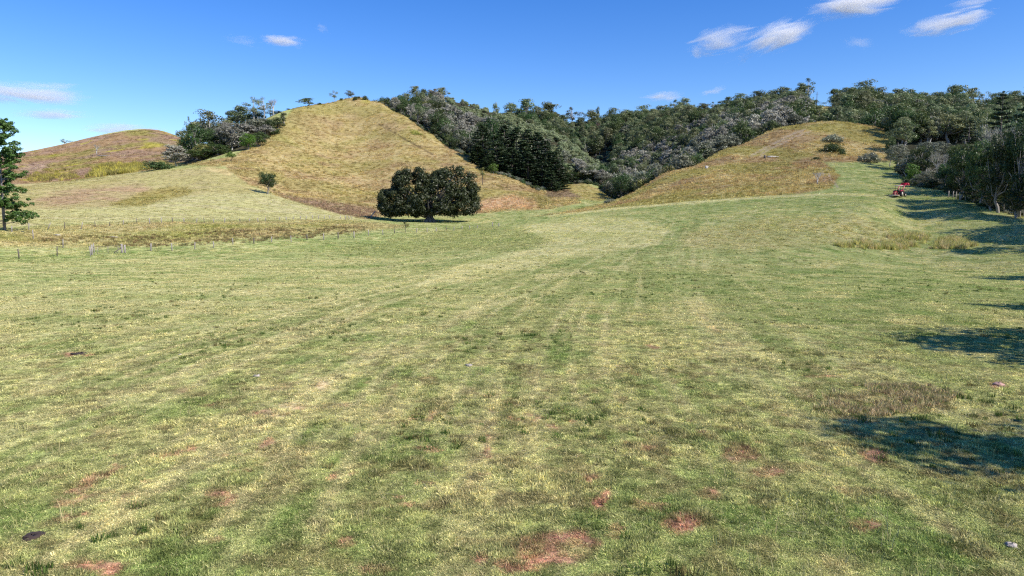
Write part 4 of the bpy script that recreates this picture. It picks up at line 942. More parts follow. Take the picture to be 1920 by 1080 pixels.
# ---- geometry-node scatter for what nobody could count
def scatter(name, P, scl, rz, tint, idx, protos, label, tilt=None):
    """one object: copies of the proto meshes at points P"""
    pc = bpy.data.collections.new(name + '_pieces')
    for i, me_ in enumerate(protos):
        for m_ in (me_ if isinstance(me_, (list, tuple)) else [me_]): pass
        if isinstance(me_, bpy.types.Object): pc.objects.link(me_)
        else:
            o = bpy.data.objects.new('%s_piece_%02d' % (name, i), me_); pc.objects.link(o)
    me = bpy.data.meshes.new(name); me.vertices.add(len(P)); me.vertices.foreach_set('co', np.asarray(P, np.float32).ravel())
    a = me.attributes.new('scl', 'FLOAT_VECTOR', 'POINT'); a.data.foreach_set('vector', np.asarray(scl, np.float32).ravel())
    rot = np.zeros((len(P), 3), np.float32); rot[:, 2] = rz
    if tilt is not None: rot[:, :2] = tilt
    a = me.attributes.new('rot', 'FLOAT_VECTOR', 'POINT'); a.data.foreach_set('vector', rot.ravel())
    a = me.attributes.new('tint', 'FLOAT_COLOR', 'POINT'); t4 = np.ones((len(P), 4), np.float32); t4[:, :3] = tint; a.data.foreach_set('color', t4.ravel())
    a = me.attributes.new('pick', 'INT', 'POINT'); a.data.foreach_set('value', np.asarray(idx, np.int32))
    o = link(name, me); tag(o, label, None, None, 'stuff')
    ng = bpy.data.node_groups.new(name + '_scatter', 'GeometryNodeTree')
    ng.interface.new_socket('Geometry', in_out='INPUT', socket_type='NodeSocketGeometry'); ng.interface.new_socket('Geometry', in_out='OUTPUT', socket_type='NodeSocketGeometry')
    gi = ng.nodes.new('NodeGroupInput'); go = ng.nodes.new('NodeGroupOutput')
    ip = ng.nodes.new('GeometryNodeInstanceOnPoints'); ci = ng.nodes.new('GeometryNodeCollectionInfo'); ci.inputs['Collection'].default_value = pc
    ci.inputs['Separate Children'].default_value = True; ci.inputs['Reset Children'].default_value = True
    def att(nm, dt):
        n_ = ng.nodes.new('GeometryNodeInputNamedAttribute'); n_.data_type = dt; n_.inputs['Name'].default_value = nm; return n_.outputs['Attribute']
    m2p = ng.nodes.new('GeometryNodeMeshToPoints'); m2p.inputs['Radius'].default_value = 0.01
    ng.links.new(gi.outputs[0], m2p.inputs[0]); ng.links.new(m2p.outputs[0], ip.inputs['Points'])
    ng.links.new(ci.outputs[0], ip.inputs['Instance']); ip.inputs['Pick Instance'].default_value = True
    ng.links.new(att('pick', 'INT'), ip.inputs['Instance Index'])
    e2r = ng.nodes.new('FunctionNodeEulerToRotation'); ng.links.new(att('rot', 'FLOAT_VECTOR'), e2r.inputs[0]); ng.links.new(e2r.outputs[0], ip.inputs['Rotation'])
    ng.links.new(att('scl', 'FLOAT_VECTOR'), ip.inputs['Scale']); ng.links.new(ip.outputs[0], go.inputs[0])
    md = o.modifiers.new('scatter', 'NODES'); md.node_group = ng
    return o

keys = list(dict.fromkeys(t[4] for t in rest)); pro = []; start = {}
for k_ in keys:
    start[k_] = len(pro)
    for (tr_, cr_) in PROTO[k_][1]:
        bmv = []
        # trunk and crown of a variant joined into one piece
        nv = len(tr_.vertices); Va = np.empty(nv * 3, np.float32); tr_.vertices.foreach_get('co', Va); Vb = np.empty(len(cr_.vertices) * 3, np.float32); cr_.vertices.foreach_get('co', Vb)
        polys_t = [tuple(p.vertices) for p in tr_.polygons]; q4 = np.array([p for p in polys_t if len(p) == 4]); q3 = np.array([p for p in polys_t if len(p) == 3])
        lq = np.empty(len(cr_.loops), np.int32); cr_.loops.foreach_get('vertex_index', lq); lq = lq.reshape(-1, 4) + nv
        va = np.empty(len(cr_.polygons), np.float32); cr_.attributes['var'].data.foreach_get('value', va)
        Fs = [q4, lq] + ([q3] if len(q3) else []); nmi = [0] * len(q4) + [1] * len(lq) + [0] * len(q3); vv = np.concatenate([np.full(len(q4), .5), va, np.full(len(q3), .5)])
        pro.append(mk_mesh('tree_piece', np.concatenate([Va, Vb]).reshape(-1, 3), Fs, [tr_.materials[0], cr_.materials[0]], var=vv, midx=nmi))
P_ = np.array([(t[0], t[1], t[2] - .2) for t in rest]); sc_ = []; ix = []
for t in rest:
    nm, L, ph, pw = PROTO[t[4]]; s = t[5] / ph; w_ = s * rngf.uniform(.9, 1.2); sc_.append((w_, w_, s)); ix.append(start[t[4]] + int(rngf.integers(len(L))))
scatter('distant_woods', P_, sc_, rngf.random(len(rest)) * 6.283, np.ones((len(rest), 3)), ix, pro, 'mixed grey and green woodland massed over the valley and far ridges')

# brushy ground layer hiding the foot of the woods
# ---- the wood along the right edge of the field
W2 = [
 ('ngreyg', 1681, 206, 256, 50, 'rounded grey-green tree at the left corner of the wood behind the tractor'), ('ndark', 1668, 212, 252, 20, 'small dark tree against the pole slope at the wood corner'),
 ('ngreyg', 1742, 192, 246, 92, 'broad grey dome above the tractor'), ('ndark', 1727, 184, 270, 46, 'green leafy tree in front of the broad grey dome'), ('bright', 1710, 172, 306, 26, 'light green young tree just above the tractor'),
 ('ngrey', 1758, 170, 280, 46, 'purplish leafless tree right above the tractor'), ('ngreyg', 1735, 166, 310, 56, 'low grey-green tree with pale forked stem behind the tractor'), ('ndark', 1771, 160, 300, 36, 'dark tree with slender white stem right of the tractor'),
 ('ngreyg', 1700, 188, 285, 44, 'grey tree filling the wood edge left of the tractor'), ('ndark', 1690, 190, 305, 30, 'low shadowed tree at the wood edge left behind the tractor'),
 ('npine', 1812, 190, 222, 44, 'tufty hoop pine rising from the middle of the right wood'), ('npine', 1868, 152, 168, 52, 'tall tufty hoop pine standing above the right wood'), ('npine', 1917, 142, 153, 60, 'hoop pine with highest spire cut by the frame edge'),
 ('ndark', 1822, 150, 257, 84, 'large dark-domed tree at the middle of the right wood front'), ('olive', 1812, 162, 254, 30, 'olive-topped tree behind the large dark dome'), ('ndark', 1803, 146, 318, 50, 'dark undergrowth tree at the foot of the large dome'),
 ('ngrey', 1884, 131, 224, 100, 'big leafless tree with twisting white limbs in the right wood'), ('ndark', 1842, 136, 306, 52, 'dark evergreen left below the white-limbed tree'), ('ndark', 1880, 128, 300, 60, 'dark evergreen directly below the white-limbed tree'), ('ndark', 1922, 124, 282, 60, 'dark evergreen cut by the frame edge below the white-limbed tree'),
 ('ngum', 1895, 172, 186, 76, 'gum filling the gap between the two tallest pines'), ('ngum', 1842, 205, 205, 56, 'gum behind and left of the tall tufty pine'), ('gum', 1692, 250, 222, 50, 'grey crown in the second rank right of the power pole'), ('bright', 1737, 268, 219, 46, 'lit yellow-green crown in the second rank above the grey dome'),
 ('gum', 1778, 262, 214, 64, 'wide green crown in the second rank midway along the wood'), ('gum', 1715, 300, 205, 50, 'crown in the third rank above the power pole'), ('gum', 1755, 330, 200, 50, 'green crown in the third rank midway along the wood'), ('dark', 1665, 330, 222, 34, 'dark crown just behind the white power pole'),
 ('ndark', 1860, 170, 250, 50, 'shadowed evergreen deep between dome and white-limbed tree'), ('ndark', 1790, 176, 268, 40, 'shadowed evergreen deep beside the large dome'), ('ndark', 1955, 116, 260, 70, 'evergreen beyond the frame edge at the wood front'), ('ngreyg', 1960, 132, 210, 90, 'grey dome beyond the frame edge at the wood front'),
 ('ndark', 1858, 126, 345, 44, 'low dark shrub tree at the shadowed foot of the wood'), ('ndark', 1905, 119, 340, 50, 'low dark shrub tree at the frame edge foot of the wood'), ('ndark', 1825, 135, 345, 40, 'low dark shrub tree left at the shadowed wood foot'),
 ('ndark', 1800, 139, 276, 52, 'tall dark evergreen at the wood front right of the post fence'), ('ndark', 1838, 131, 256, 60, 'tall dark evergreen leaning out below the large dome'), ('ndark', 1872, 124, 238, 62, 'tall dark evergreen left below the twisting white limbs'), ('ndark', 1910, 120, 215, 70, 'tall dark evergreen right below the twisting white limbs'),
 ('ndark', 1785, 150, 335, 34, 'low dark shrub tree beside the white-stemmed tree'), ('ndark', 1748, 160, 335, 30, 'low dark shrub tree behind the tractor bucket'),
]
for k_, px, D, pt, w_, lb in W2: plant(k_, px, pt, D, w_ * 1.1, lb)
# the same belt goes on towards the camera past the frame; its shadows fall into the picture
BELT = [(25.6, 7.0, 17, 'ngum', 'shade tree casting the lowest shadow at the right frame edge'), (32.6, 23, 14.5, 'ndark', 'shade tree casting the second shadow up the right frame edge'), (38, 27, 11, 'ndark', 'shorter shade tree beside the second shadow at the right edge'), (43.6, 35, 14, 'ngum', 'shade tree casting the third small shadow at the right edge'), (62, 61, 14, 'ndark', 'shade tree casting the long shadow below the tall grass'),
  (79, 88, 17, 'ngum', 'tall shade tree beyond the edge level with the tall grass'), (84, 97, 14, 'ndark', 'shade tree where the belt meets the dark wood front'), (74, 74, 10, 'ndark', 'low shade tree between two taller ones of the belt'), (98, 106, 15, 'ndark', 'rear shade tree behind the end of the wood front'), (90, 102, 18, 'ndark', 'tallest shade tree at the near end of the dark wood')]
for i, (x_, y_, h_, k_, lb) in enumerate(BELT):
    place(k_, (x_, y_, tz(x_, y_)), h_, None, lb, 'shade trees in the belt past the frame edge', v=i)

# ------------------------------------------------------------------ grass
def blades(rng, n, r, lean, wid, hmin=.5, tip=.15, flat=False):
    ang = rng.random(n) * 6.283; q = r * np.sqrt(rng.random(n)); bx = q * np.cos(ang); by = q * np.sin(ang)
    la = ang + rng.normal(size=n) * .9; ln = lean * rng.random(n) ; h = hmin + (1 - hmin) * rng.random(n)
    if flat: h = .12 + .3 * rng.random(n)
    wd = rng.random(n) * 6.283; wx = np.cos(wd) * wid; wy = np.sin(wd) * wid
    m1 = np.stack([bx + np.cos(la) * ln * .35, by + np.sin(la) * ln * .35, h * .6], 1); m2 = np.stack([bx + np.cos(la) * ln, by + np.sin(la) * ln, h * (0.8 if flat else 1)], 1)
    b = np.stack([bx, by, np.full(n, -.08)], 1); w = np.stack([wx, wy, np.zeros(n)], 1)
    V = np.stack([b - w, b + w, m1 + w * .8, m1 - w * .8, m2], 1).reshape(-1, 3)
    k = np.arange(n) * 5
    return V, np.stack([k, k + 1, k + 2, k + 3], 1), np.stack([k + 3, k + 2, k + 4], 1), rng.random(n)
M_GRASS, nt, out = mat_new('grass_blades')
at_ = N(nt, 'Attribute', attribute_name='tint'); at_.attribute_type = 'INSTANCER'
av = N(nt, 'Attribute', attribute_name='var')
gv = ramp(nt, av.outputs['Fac'], [(0.0, (.55, .60, .5)), (.45, (1.1, 1.12, 1.0)), (.8, (1.5, 1.4, 1.3)), (1.0, (2.3, 2.1, 2.0))])
cc = mixc(nt, 1.0, at_.outputs['Color'], gv, 'MULTIPLY')
d_ = N(nt, 'BsdfDiffuse'); t_ = N(nt, 'BsdfTranslucent'); mx = N(nt, 'MixShader'); mx.inputs[0].default_value = .32
nt.links.new(cc, d_.inputs[0]); nt.links.new(cc, t_.inputs[0]); nt.links.new(d_.outputs[0], mx.inputs[1]); nt.links.new(t_.outputs[0], mx.inputs[2]); nt.links.new(mx.outputs[0], out.inputs[0])
rg = np.random.default_rng(12)
def tuft(n, r, lean, wid, hmin=.5, flat=False):
    V, Q, T, var = blades(rg, n, r, lean, wid, hmin, flat=flat)
    return mk_mesh('tuft', V, [Q, T], M_GRASS, var=np.concatenate([var, var]))
TUFTS = [tuft(20, .42, .45, .035), tuft(16, .5, .7, .04, .3), tuft(22, .36, .3, .03, .6), tuft(9, .45, 1.5, .028, .3, True), tuft(12, .55, 1.1, .03, .2)]
FARTUFTS = [tuft(34, .5, .35, .030, .4), tuft(40, .55, .5, .026, .3), tuft(30, .5, .3, .034, .5)]
def polar_pts(n, r0, r1, a0=-39.5, a1=41.0):
    a = np.radians(rg.uniform(a0, a1, n)); r = np.exp(rg.uniform(math.log(r0), math.log(r1), n)); return r * np.sin(a), r * np.cos(a), r
def grow(name, n, r0, r1, wfun, protos, label, hmul=1.0, gain=1.2, keep=None):
    x, y, r = polar_pts(n, r0, r1); z = terrain(x, y); col, h, bare = land_cover(x, y, z)
    k = rg.random(n) > bare * 1.02
    if keep is not None: k &= keep(x, y, z, r)
    px, py, _ = project(x, y, z)
    x, y, z, r, col, h = x[k], y[k], z[k], r[k], col[k], h[k]; m = len(x)
    w = wfun(r) * rg.uniform(.7, 1.35, m); hh = h * hmul * rg.uniform(.5, 1.5, m)
    cl = fbm(x, y, 1.0, 3, 71); hh = hh * (.55 + .95 * sstep(.45, .75, cl))
    tint = col * gain * rg.uniform(.72, 1.32, (m, 1))
    s = rg.random(m) < .10; tint[s] = tint[s] * .4 + G_STRAW * 1.25 * .75
    s = rg.random(m) < .06; tint[s] = tint[s] * .6 + G_RICH * .5
    ix = rg.integers(0, len(protos), m)
    return scatter(name, np.stack([x, y, z], 1), np.stack([w, w, hh], 1), rg.random(m) * 6.283, np.clip(tint, .01, .95), ix, protos, label)
grow('short_grass', 190000, 6.8, 32, lambda r: .10 + .0045 * r, TUFTS, 'short mown grass and loose straw over the near field', .62)
grow('field_grass', 110000, 32, 115, lambda r: .10 + .0065 * r, TUFTS, 'mown grass over the middle of the field', .65)
grow('hill_grass', 130000, 115, 600, lambda r: .25 + .0038 * r, FARTUFTS, 'dry standing grass over the hills', 1.0, gain=1.25)

def patch(name, poly, n, w, h, tints, protos, label, ymin=0, seed=0, edge=10, hvar=.5):
    rp = np.random.default_rng(seed + 90); xs = [p[0] for p in poly]; ys = [p[1] for p in poly]
    # sample on the ground inside the patch outline
    g = np.array([hit(*p, dmin=max(6.0, ymin)) for p in poly]); x0, y0 = g[:, 0].min(), g[:, 1].min(); x1, y1 = g[:, 0].max(), g[:, 1].max()
    x = rp.uniform(x0, x1, n * 6); y = rp.uniform(y0, y1, n * 6); z = terrain(x, y); px, py, _ = project(x, y, z)
    m = poly_mask(px + (fbm(x, y, 3, 3, 81) - .5) * edge * 4, py + (fbm(x, y, 3, 3, 82) - .5) * edge, poly, 1.5) * sstep(.34, .66, fbm(x, y, 2.6 if ymin < 100 else 9, 3, 83)) > rp.random(n * 6)
    x, y, z = x[m][:n], y[m][:n], z[m][:n]; k = len(x)
    ti = np.array(tints)[rp.integers(0, len(tints), k)] * rp.uniform(.7, 1.3, (k, 1))
    ww = w * rp.uniform(.6, 1.4, k); hh = h * rp.uniform(1 - hvar, 1 + hvar, k)
    return scatter(name, np.stack([x, y, z], 1), np.stack([ww, ww, hh], 1), rp.random(k) * 6.283, ti, rp.integers(0, len(protos), k), protos, label)
def weeds(name, n, r0, r1, w, h, tints, protos, label, seed):
    global rg
    rg = np.random.default_rng(seed); x, y, r = polar_pts(n * 4, r0, r1); z = terrain(x, y); px, py, _ = project(x, y, z)
    m = (fbm(x, y, 6, 3, seed) > .52) & (py > 418) & (rg.random(n * 4) < np.clip(.3 + r / 60, 0, 1)); x, y, z, r = x[m][:n], y[m][:n], z[m][:n], r[m][:n]; k = len(x)
    ww = w * rg.uniform(.5, 1.6, k); hh = h * rg.uniform(.5, 1.6, k)
    return scatter(name, np.stack([x, y, z], 1), np.stack([ww, ww, hh], 1), rg.random(k) * 6.283, np.array(tints)[rg.integers(0, len(tints), k)] * rg.uniform(.8, 1.2, (k, 1)), rg.integers(0, len(protos), k), protos, label)
weeds('field_weeds', 1500, 9, 120, .22, .13, [(.07, .12, .03), (.10, .15, .04), (.16, .14, .06)], FARTUFTS, 'small dark green weed tufts dotted over the mown field', 201)
weeds('seed_stalks', 2200, 9, 120, .28, .24, [(.42, .38, .20), (.36, .36, .15)], [tuft(7, .5, .5, .016, .4), tuft(9, .5, .7, .014, .4)], 'sparse pale seed stalks standing above the mown grass', 202)
weeds('loose_straw', 2600, 7, 40, .34, .10, [(.62, .56, .38), (.52, .46, .32)], [tuft(5, .5, 1.6, .018, .3, True), tuft(4, .4, 1.9, .016, .3, True)], 'loose pale straw lying on the near grass', 203)
patch('tall_grass', [(1570, 463), (1640, 447), (1720, 440), (1800, 446), (1835, 462), (1700, 470)], 1900, .5, .75, [(.50, .47, .19), (.36, .38, .13), (.54, .46, .26)], FARTUFTS, 'tall uncut yellow-green grass left standing in the field', seed=1)
patch('dry_stalks', [(1500, 748), (1640, 724), (1760, 724), (1812, 742), (1760, 766), (1640, 782), (1540, 772)], 900, .20, .16, [(.46, .37, .22), (.30, .23, .14), (.56, .48, .28), (.28, .30, .12)], TUFTS[:3], 'brown withered weed stalks in the near grass', seed=2, edge=14)
patch('yellow_weeds', P_YEL1, 600, 2.4, 2.0, [(.48, .43, .09), (.40, .36, .10), (.27, .24, .09)], FARTUFTS, 'bright yellow flowering weeds along the foot of the far brown hill', ymin=292, seed=3)
patch('yellow_weeds', [(50, 341), (62, 330), (92, 317), (140, 319), (152, 334)], 260, 2.0, 1.5, [(.44, .39, .10), (.34, .30, .10), (.26, .21, .10)], FARTUFTS, 'scattered yellow weeds at the left of the far brown hill', ymin=292, seed=4)
patch('edge_weeds', [(745, 232), (768, 240), (800, 258), (796, 262), (765, 246)], 110, 1.6, 1.2, [(.34, .36, .10), (.42, .40, .13)], FARTUFTS, 'pale green weeds fringing the summit wood', ymin=380, seed=5, edge=3)
patch('fence_weeds', [(60, 452), (64, 448), (690, 424), (700, 430), (640, 441), (400, 458), (240, 466)], 1500, .5, .38, [(.22, .15, .08), (.30, .24, .11), (.18, .17, .07)], FARTUFTS, 'rank brown weeds between the two paddock fences', seed=6)
# weeds and bracken where the woods meet the grass
xs = []
for p_ in np.arange(700, 1660, 1.1):
    d_e = float(np.interp(p_, FE_PX, FE_D)) + rg.uniform(-3, 6); g_ = on_ground(p_, d_e); xs.append(g_)
for p_ in np.arange(1660, 2000, 1.0):
    d_e = float(np.interp(p_, FE_PX, FE_D)) + rg.uniform(-1, 6); g_ = on_ground(p_, d_e); xs.append(g_)
xs = np.array(xs); k = len(xs)
bushes = [PROTO['bush'][1][0][1], PROTO['bush'][1][1][1], PROTO['greybush'][1][0][1]]
s_ = rg.uniform(.25, .62, k) * np.clip(xs[:, 1] / 260, .45, 1.3)
scatter('undergrowth', xs, np.stack([s_ * .8, s_ * .8, s_ * rg.uniform(.7, 1.2, k)], 1), rg.random(k) * 6.28, np.ones((k, 3)), rg.integers(0, 3, k), bushes, 'low leafy undergrowth along the feet of the woods')

# ------------------------------------------------------------------ fences and gate
def fence(name, label, posts, wires=(.35, .7, 1.0), dark=()):
    p0 = hit(posts[0][0], posts[0][1]); t = thing(name, label, 'fence', p0)
    o = np.array(p0); tops = []
    for i, e in enumerate(posts):
        px, pb, pt = e[:3]; lean = e[3] if len(e) > 3 else random.Random(i).uniform(-1, 1)
        g = np.array(hit(px, pb)); h = (pb - pt) / F * g[1]; r = random.Random(i * 7).uniform(.075, .115)
        tp = np.array([lean / F * g[1], random.Random(i).uniform(-.05, .05), h])
        mb = MB(); mb.tube([[0, 0, -.35], list(tp * .5), list(tp)], [r * 1.08, r, r * .92], 8)
        po = link('post', mb.mesh('post', M_POSTD if i in dark else M_POST), t); po.location = g - o
        tops.append((g - o, tp))
    wb = MB()
    for (g0, t0), (g1, t1) in zip(tops[:-1], tops[1:]):
        for f in wires:
            a = g0 + t0 * f * .92; b = g1 + t1 * f * .92; wb.tube([a, (a + b) / 2 - [0, 0, .03], b], .006, 3, cap=False)
    if wb.n: link('wire', wb.mesh('wire', M_WIRE), t)
    return t
fence('paddock_fence', 'long post and wire fence running from the gate past the fig tree', [(283, 471, 457), (323, 471, 456), (365, 467, 454), (401, 465, 453), (437, 459, 447), (476, 457, 446), (509, 454, 444), (546, 455, 442), (576, 450, 440), (607, 450, 438), (634, 448, 435), (664, 447, 434), (691, 442, 431), (718, 441, 431), (740, 438, 429), (781, 436, 428), (801, 436, 427), (818, 434, 427), (837, 432, 425), (851, 432, 425), (866, 430, 424), (881, 430, 423), (895, 428, 422), (923, 426, 417), (935, 425, 418)], dark=(5, 8, 10, 14, 18))
fence('paddock_fence', 'short stretch of dark post and wire fence left of the gate', [(-30, 488, 470), (36, 485, 467), (107, 481, 462), (170, 480, 462)], dark=(1, 2))
fence('gully_fence', 'crooked weathered fence along the foot of the mown spur', [(54, 432, 418), (88, 432, 418, 8), (121, 430, 417), (152, 430, 417, 4), (179, 426, 415), (206, 424, 416), (231, 422, 413), (257, 420, 410), (281, 420, 409), (303, 419, 408), (323, 417, 408), (345, 418, 409), (368, 418, 410, 2), (383, 418, 408), (401, 418, 410), (421, 419, 409), (450, 417, 410), (468, 417, 410), (484, 417, 409), (498, 415, 408), (524, 413, 407), (537, 412, 406), (550, 411, 406), (563, 411, 405), (574, 411, 405), (586, 411, 404), (597, 411, 404), (608, 411, 404), (618, 410, 404), (638, 411, 404), (648, 412, 404), (655, 411, 405), (660, 411, 405)], wires=(.5, .9), dark=(2, 4, 5, 7, 13, 10, 16))
fence('cross_fence', 'three-post side fence climbing from the gate to the hoop pine', [(22, 436, 424), (63, 449, 431), (118, 465, 448), (177, 474, 456)], wires=(.6,))
fence('wood_edge_fence', 'old pale post fence in the shade at the foot of the right wood', [(1778, 371, 358), (1786, 372, 359, 1), (1792, 374, 360), (1799, 375, 361), (1810, 377, 365), (1850, 388, 374), (1885, 397, 382), (1919, 407, 388)], wires=(.6, .95))
g0 = np.array(hit(173, 479)); g1 = np.array(hit(229, 475)); gt = thing('gate', 'old wire farm gate with timber strut between thick posts', 'gate', g0); dv = g1 - g0
h_ = 1.45
for i, (q, r_, hh, m_) in enumerate([((0, 0, 0), .13, 1.6, M_POST), (dv, .16, 1.45, M_POST), (dv + np.array([.38, .15, 0]), .13, 1.3, M_POST)]):
    mb = MB(); mb.tube([[0, 0, -.4], [0, 0, hh]], [r_, r_ * .92], 9); o_ = link('post', mb.mesh('post', m_), gt); o_.location = q
for i, f in enumerate((.18, .52, .86)):
    mb = MB(); c_ = dv * f; mb.tube([[c_[0], c_[1], c_[2] + .05], [c_[0] + .05, c_[1], c_[2] + 1.2]], .035, 5); link('dropper', mb.mesh('dropper', M_POST), gt)
mb = MB(); mb.tube([dv * .03 + [0, 0, 1.2], dv * .97 + [0, 0, 1.25]], .03, 5); link('top_rail', mb.mesh('top_rail', M_POSTD), gt)
mb = MB(); mb.tube([dv * .72 + [0, 0, .15], dv * .96 + [0, 0, .85]], .075, 6); link('strut', mb.mesh('strut', M_POSTD), gt)
mb = MB()
for f in (.2, .45, .7, .95): mb.tube([[0, 0, f], dv + [0, 0, f]], .006, 3, cap=False)
link('wire', mb.mesh('wire', M_WIRE), gt)

# ------------------------------------------------------------------ power poles
def power_pole(px, D, top, r_, mat_, label, arms=1):
    g = on_ground(px, D); h = at(px, top, D)[2] - g[2]; t = thing('power_pole', label, 'power pole', g)
    mb = MB(); mb.tube([[0, 0, -.5], [0, 0, h]], [r_ * 1.15, r_ * .8], 8); link('pole', mb.mesh('pole', mat_), t)
    if arms:
        mb = MB(); mb.box((0, .02, h - 1.9), (2.3, .14, .16)); ca_ = link('crossarm', mb.mesh('crossarm', mat_), t)
        mb = MB()
        for x_ in (-1, 0, 1): mb.tube([[x_, 0, h - 1.82], [x_, 0, h - 1.5]], [.06, .09], 6)
        link('insulator', mb.mesh('insulator', M_POST), ca_)
    return t
M_POLE = plain_mat('white_pole', (.62, .60, .56), .7)
power_pole(1667, 296, 208, .19, M_POLE, 'pale power pole with crossarm at the top edge of the right hill')
power_pole(1531, 560, 172, .22, M_BARKD, 'thin dark power pole in the sky gap beyond the right hill')

# ------------------------------------------------------------------ tractor
M_RED = plain_mat('red_paint', (.42, .012, .045), .4, var=.2); M_REDD = plain_mat('faded_red_paint', (.46, .06, .06), .6)
M_TYRE = plain_mat('tyre_rubber', (.022, .021, .02), .85); M_RIM = plain_mat('dusty_white_rim', (.62, .58, .52), .6); M_CAN = plain_mat('pale_canopy', (.80, .58, .62), .5)
M_BLK = plain_mat('black_metal', (.03, .03, .03), .6); M_DUST = plain_mat('dusty_steel', (.50, .44, .36), .8)
TG = hit(1686, 369); tr_ = thing('tractor', 'small red tractor with pale canopy, raised front loader and rear slasher', 'tractor', TG, rad(38))
def part(name, mb, mat_, par=tr_, loc=None, smooth=False):
    o = link(name, mb.mesh(name, mat_, smooth), par)
    if loc is not None: o.location = loc
    return o
mb = MB(); mb.box((.95, 0, 1.02), (1.35, .55, .52)); mb.box((1.62, 0, .98), (.06, .50, .44)); mb.box((.95, 0, 1.31), (1.25, .42, .08)); part('bonnet', mb, M_RED)
mb = MB(); mb.box((.35, 0, .66), (2.3, .34, .30)); mb.box((-.45, 0, .62), (.6, .5, .44)); mb.box((1.35, 0, .48), (.14, 1.1, .12)); mb.box((-.55, 0, .66), (.16, 1.25, .18)); part('chassis', mb, M_BLK)
def wheel(x, y, r, w):
    n_ = 20; mb = MB(); th = np.arange(n_ + 1) * 2 * math.pi / n_
    ring = [[math.cos(a) * (r - w * .28), 0, math.sin(a) * (r - w * .28)] for a in th[:-1]]
    V = []; 
    for a in th[:-1]:
        for (rr, yy_) in ((r * .62, -w / 2), (r * .93, -w / 2), (r, -w * .3), (r, w * .3), (r * .93, w / 2), (r * .62, w / 2)): V.append([math.cos(a) * rr, yy_, math.sin(a) * rr])
    Q = []
    for i in range(n_):
        for j in range(6): Q.append([i * 6 + j, i * 6 + (j + 1) % 6, ((i + 1) % n_) * 6 + (j + 1) % 6, ((i + 1) % n_) * 6 + j])
    mb.add(V, Q)
    for i in range(n_): a = th[i]; mb.box((math.cos(a) * r * 1.0, 0, math.sin(a) * r * 1.0), (.05, w * .9, .05), ry=-a)
    ty = part('wheel', mb, M_TYRE, loc=(x, y, r)); mb = MB(); sg = 1 if y > 0 else -1
    mb.tube([[0, -w * .35, 0], [0, w * .35, 0]], r * .62, 18); mb.tube([[0, sg * w * .35, 0], [0, sg * w * .5, 0]], [r * .3, r * .22], 10); part('rim', mb, M_RIM, ty)
for s in (-1, 1):
    wheel(-.55, s * .72, .62, .38); wheel(1.35, s * .66, .38, .24)
    mb = MB()
    for a0, a1 in ((20, 60), (60, 100), (100, 140)):
        a = rad((a0 + a1) / 2); mb.box((-.55 + math.cos(a) * .72, s * .70, .62 + math.sin(a) * .72), (.52, .44, .04), ry=-(a - math.pi / 2))
    part('mudguard', mb, M_RED)
    mb = MB(); mb.tube([[-.85, s * .52, .9], [-.88, s * .52, 1.7], [-.80, s * .52, 2.28]], .035, 6); part('canopy_post', mb, M_BLK)
    mb = MB(); mb.tube([[.25, s * .50, 1.1], [.38, s * .50, 1.75], [1.3, s * .50, 2.5], [2.15, s * .50, 2.72]], [.07, .08, .08, .06], 6); mb.tube([[.4, s * .5, .55], [.25, s * .50, 1.15]], .07, 6); part('loader_arm', mb, M_RED)
    mb = MB(); mb.tube([[.55, s * .50, 1.05], [1.1, s * .5, 2.3]], .04, 6); part('loader_ram', mb, M_DUST)
mb = MB(); mb.box((-.50, 0, 2.34), (1.35, 1.35, .07)); mb.box((-.50, 0, 2.39), (1.15, 1.1, .05)); part('canopy', mb, M_CAN)
mb = MB(); mb.box((-.55, 0, 1.02), (.45, .48, .12)); mb.box((-.78, 0, 1.28), (.10, .46, .45), ry=-.15); part('seat', mb, M_BLK)
mb = MB(); mb.tube([[.1, 0, 1.1], [-.12, 0, 1.45]], .025, 6); mb.tube([[-.12 + .05 * math.cos(a), .19 * math.sin(a), 1.46 + .18 * math.cos(a)] for a in np.linspace(0, 6.283, 14)], .018, 5); part('steering_wheel', mb, M_BLK)
mb = MB(); mb.tube([[1.15, .2, 1.3], [1.15, .2, 1.85]], .03, 6); part('exhaust', mb, M_BLK)
mb = MB(); mb.box((2.45, 0, 2.78), (.06, 1.5, .48), ry=.3); mb.box((2.72, 0, 2.55), (.55, 1.5, .05), ry=.1); mb.box((2.62, .74, 2.68), (.5, .04, .40)); mb.box((2.62, -.74, 2.68), (.5, .04, .40)); mb.box((2.50, 0, 3.0), (.3, 1.5, .05), ry=.2); part('bucket', mb, M_RED)
mb = MB(); mb.box((-2.35, 0, .30), (1.5, 1.55, .07)); mb.box((-2.35, .76, .24), (1.5, .03, .2)); mb.box((-2.35, -.76, .24), (1.5, .03, .2)); mb.box((-3.12, 0, .22), (.06, 1.5, .16)); sl = part('slasher_deck', mb, M_DUST)
mb = MB(); mb.tube([[-2.35, 0, .32], [-2.35, 0, .62]], [.22, .18], 10); part('gearbox', mb, M_REDD, sl)
mb = MB()
for s in (-1, 1): mb.tube([[-1.65, s * .42, .34], [-1.62, 0, 1.15]], .045, 5); mb.tube([[-3.0, s * .55, .34], [-1.62, 0, 1.15]], .035, 5); mb.tube([[-.75, s * .36, .55], [-1.62, s * .42, .42]], .04, 5)
mb.tube([[-.72, 0, .95], [-1.62, 0, 1.15]], .035, 5); part('hitch_frame', mb, M_REDD)

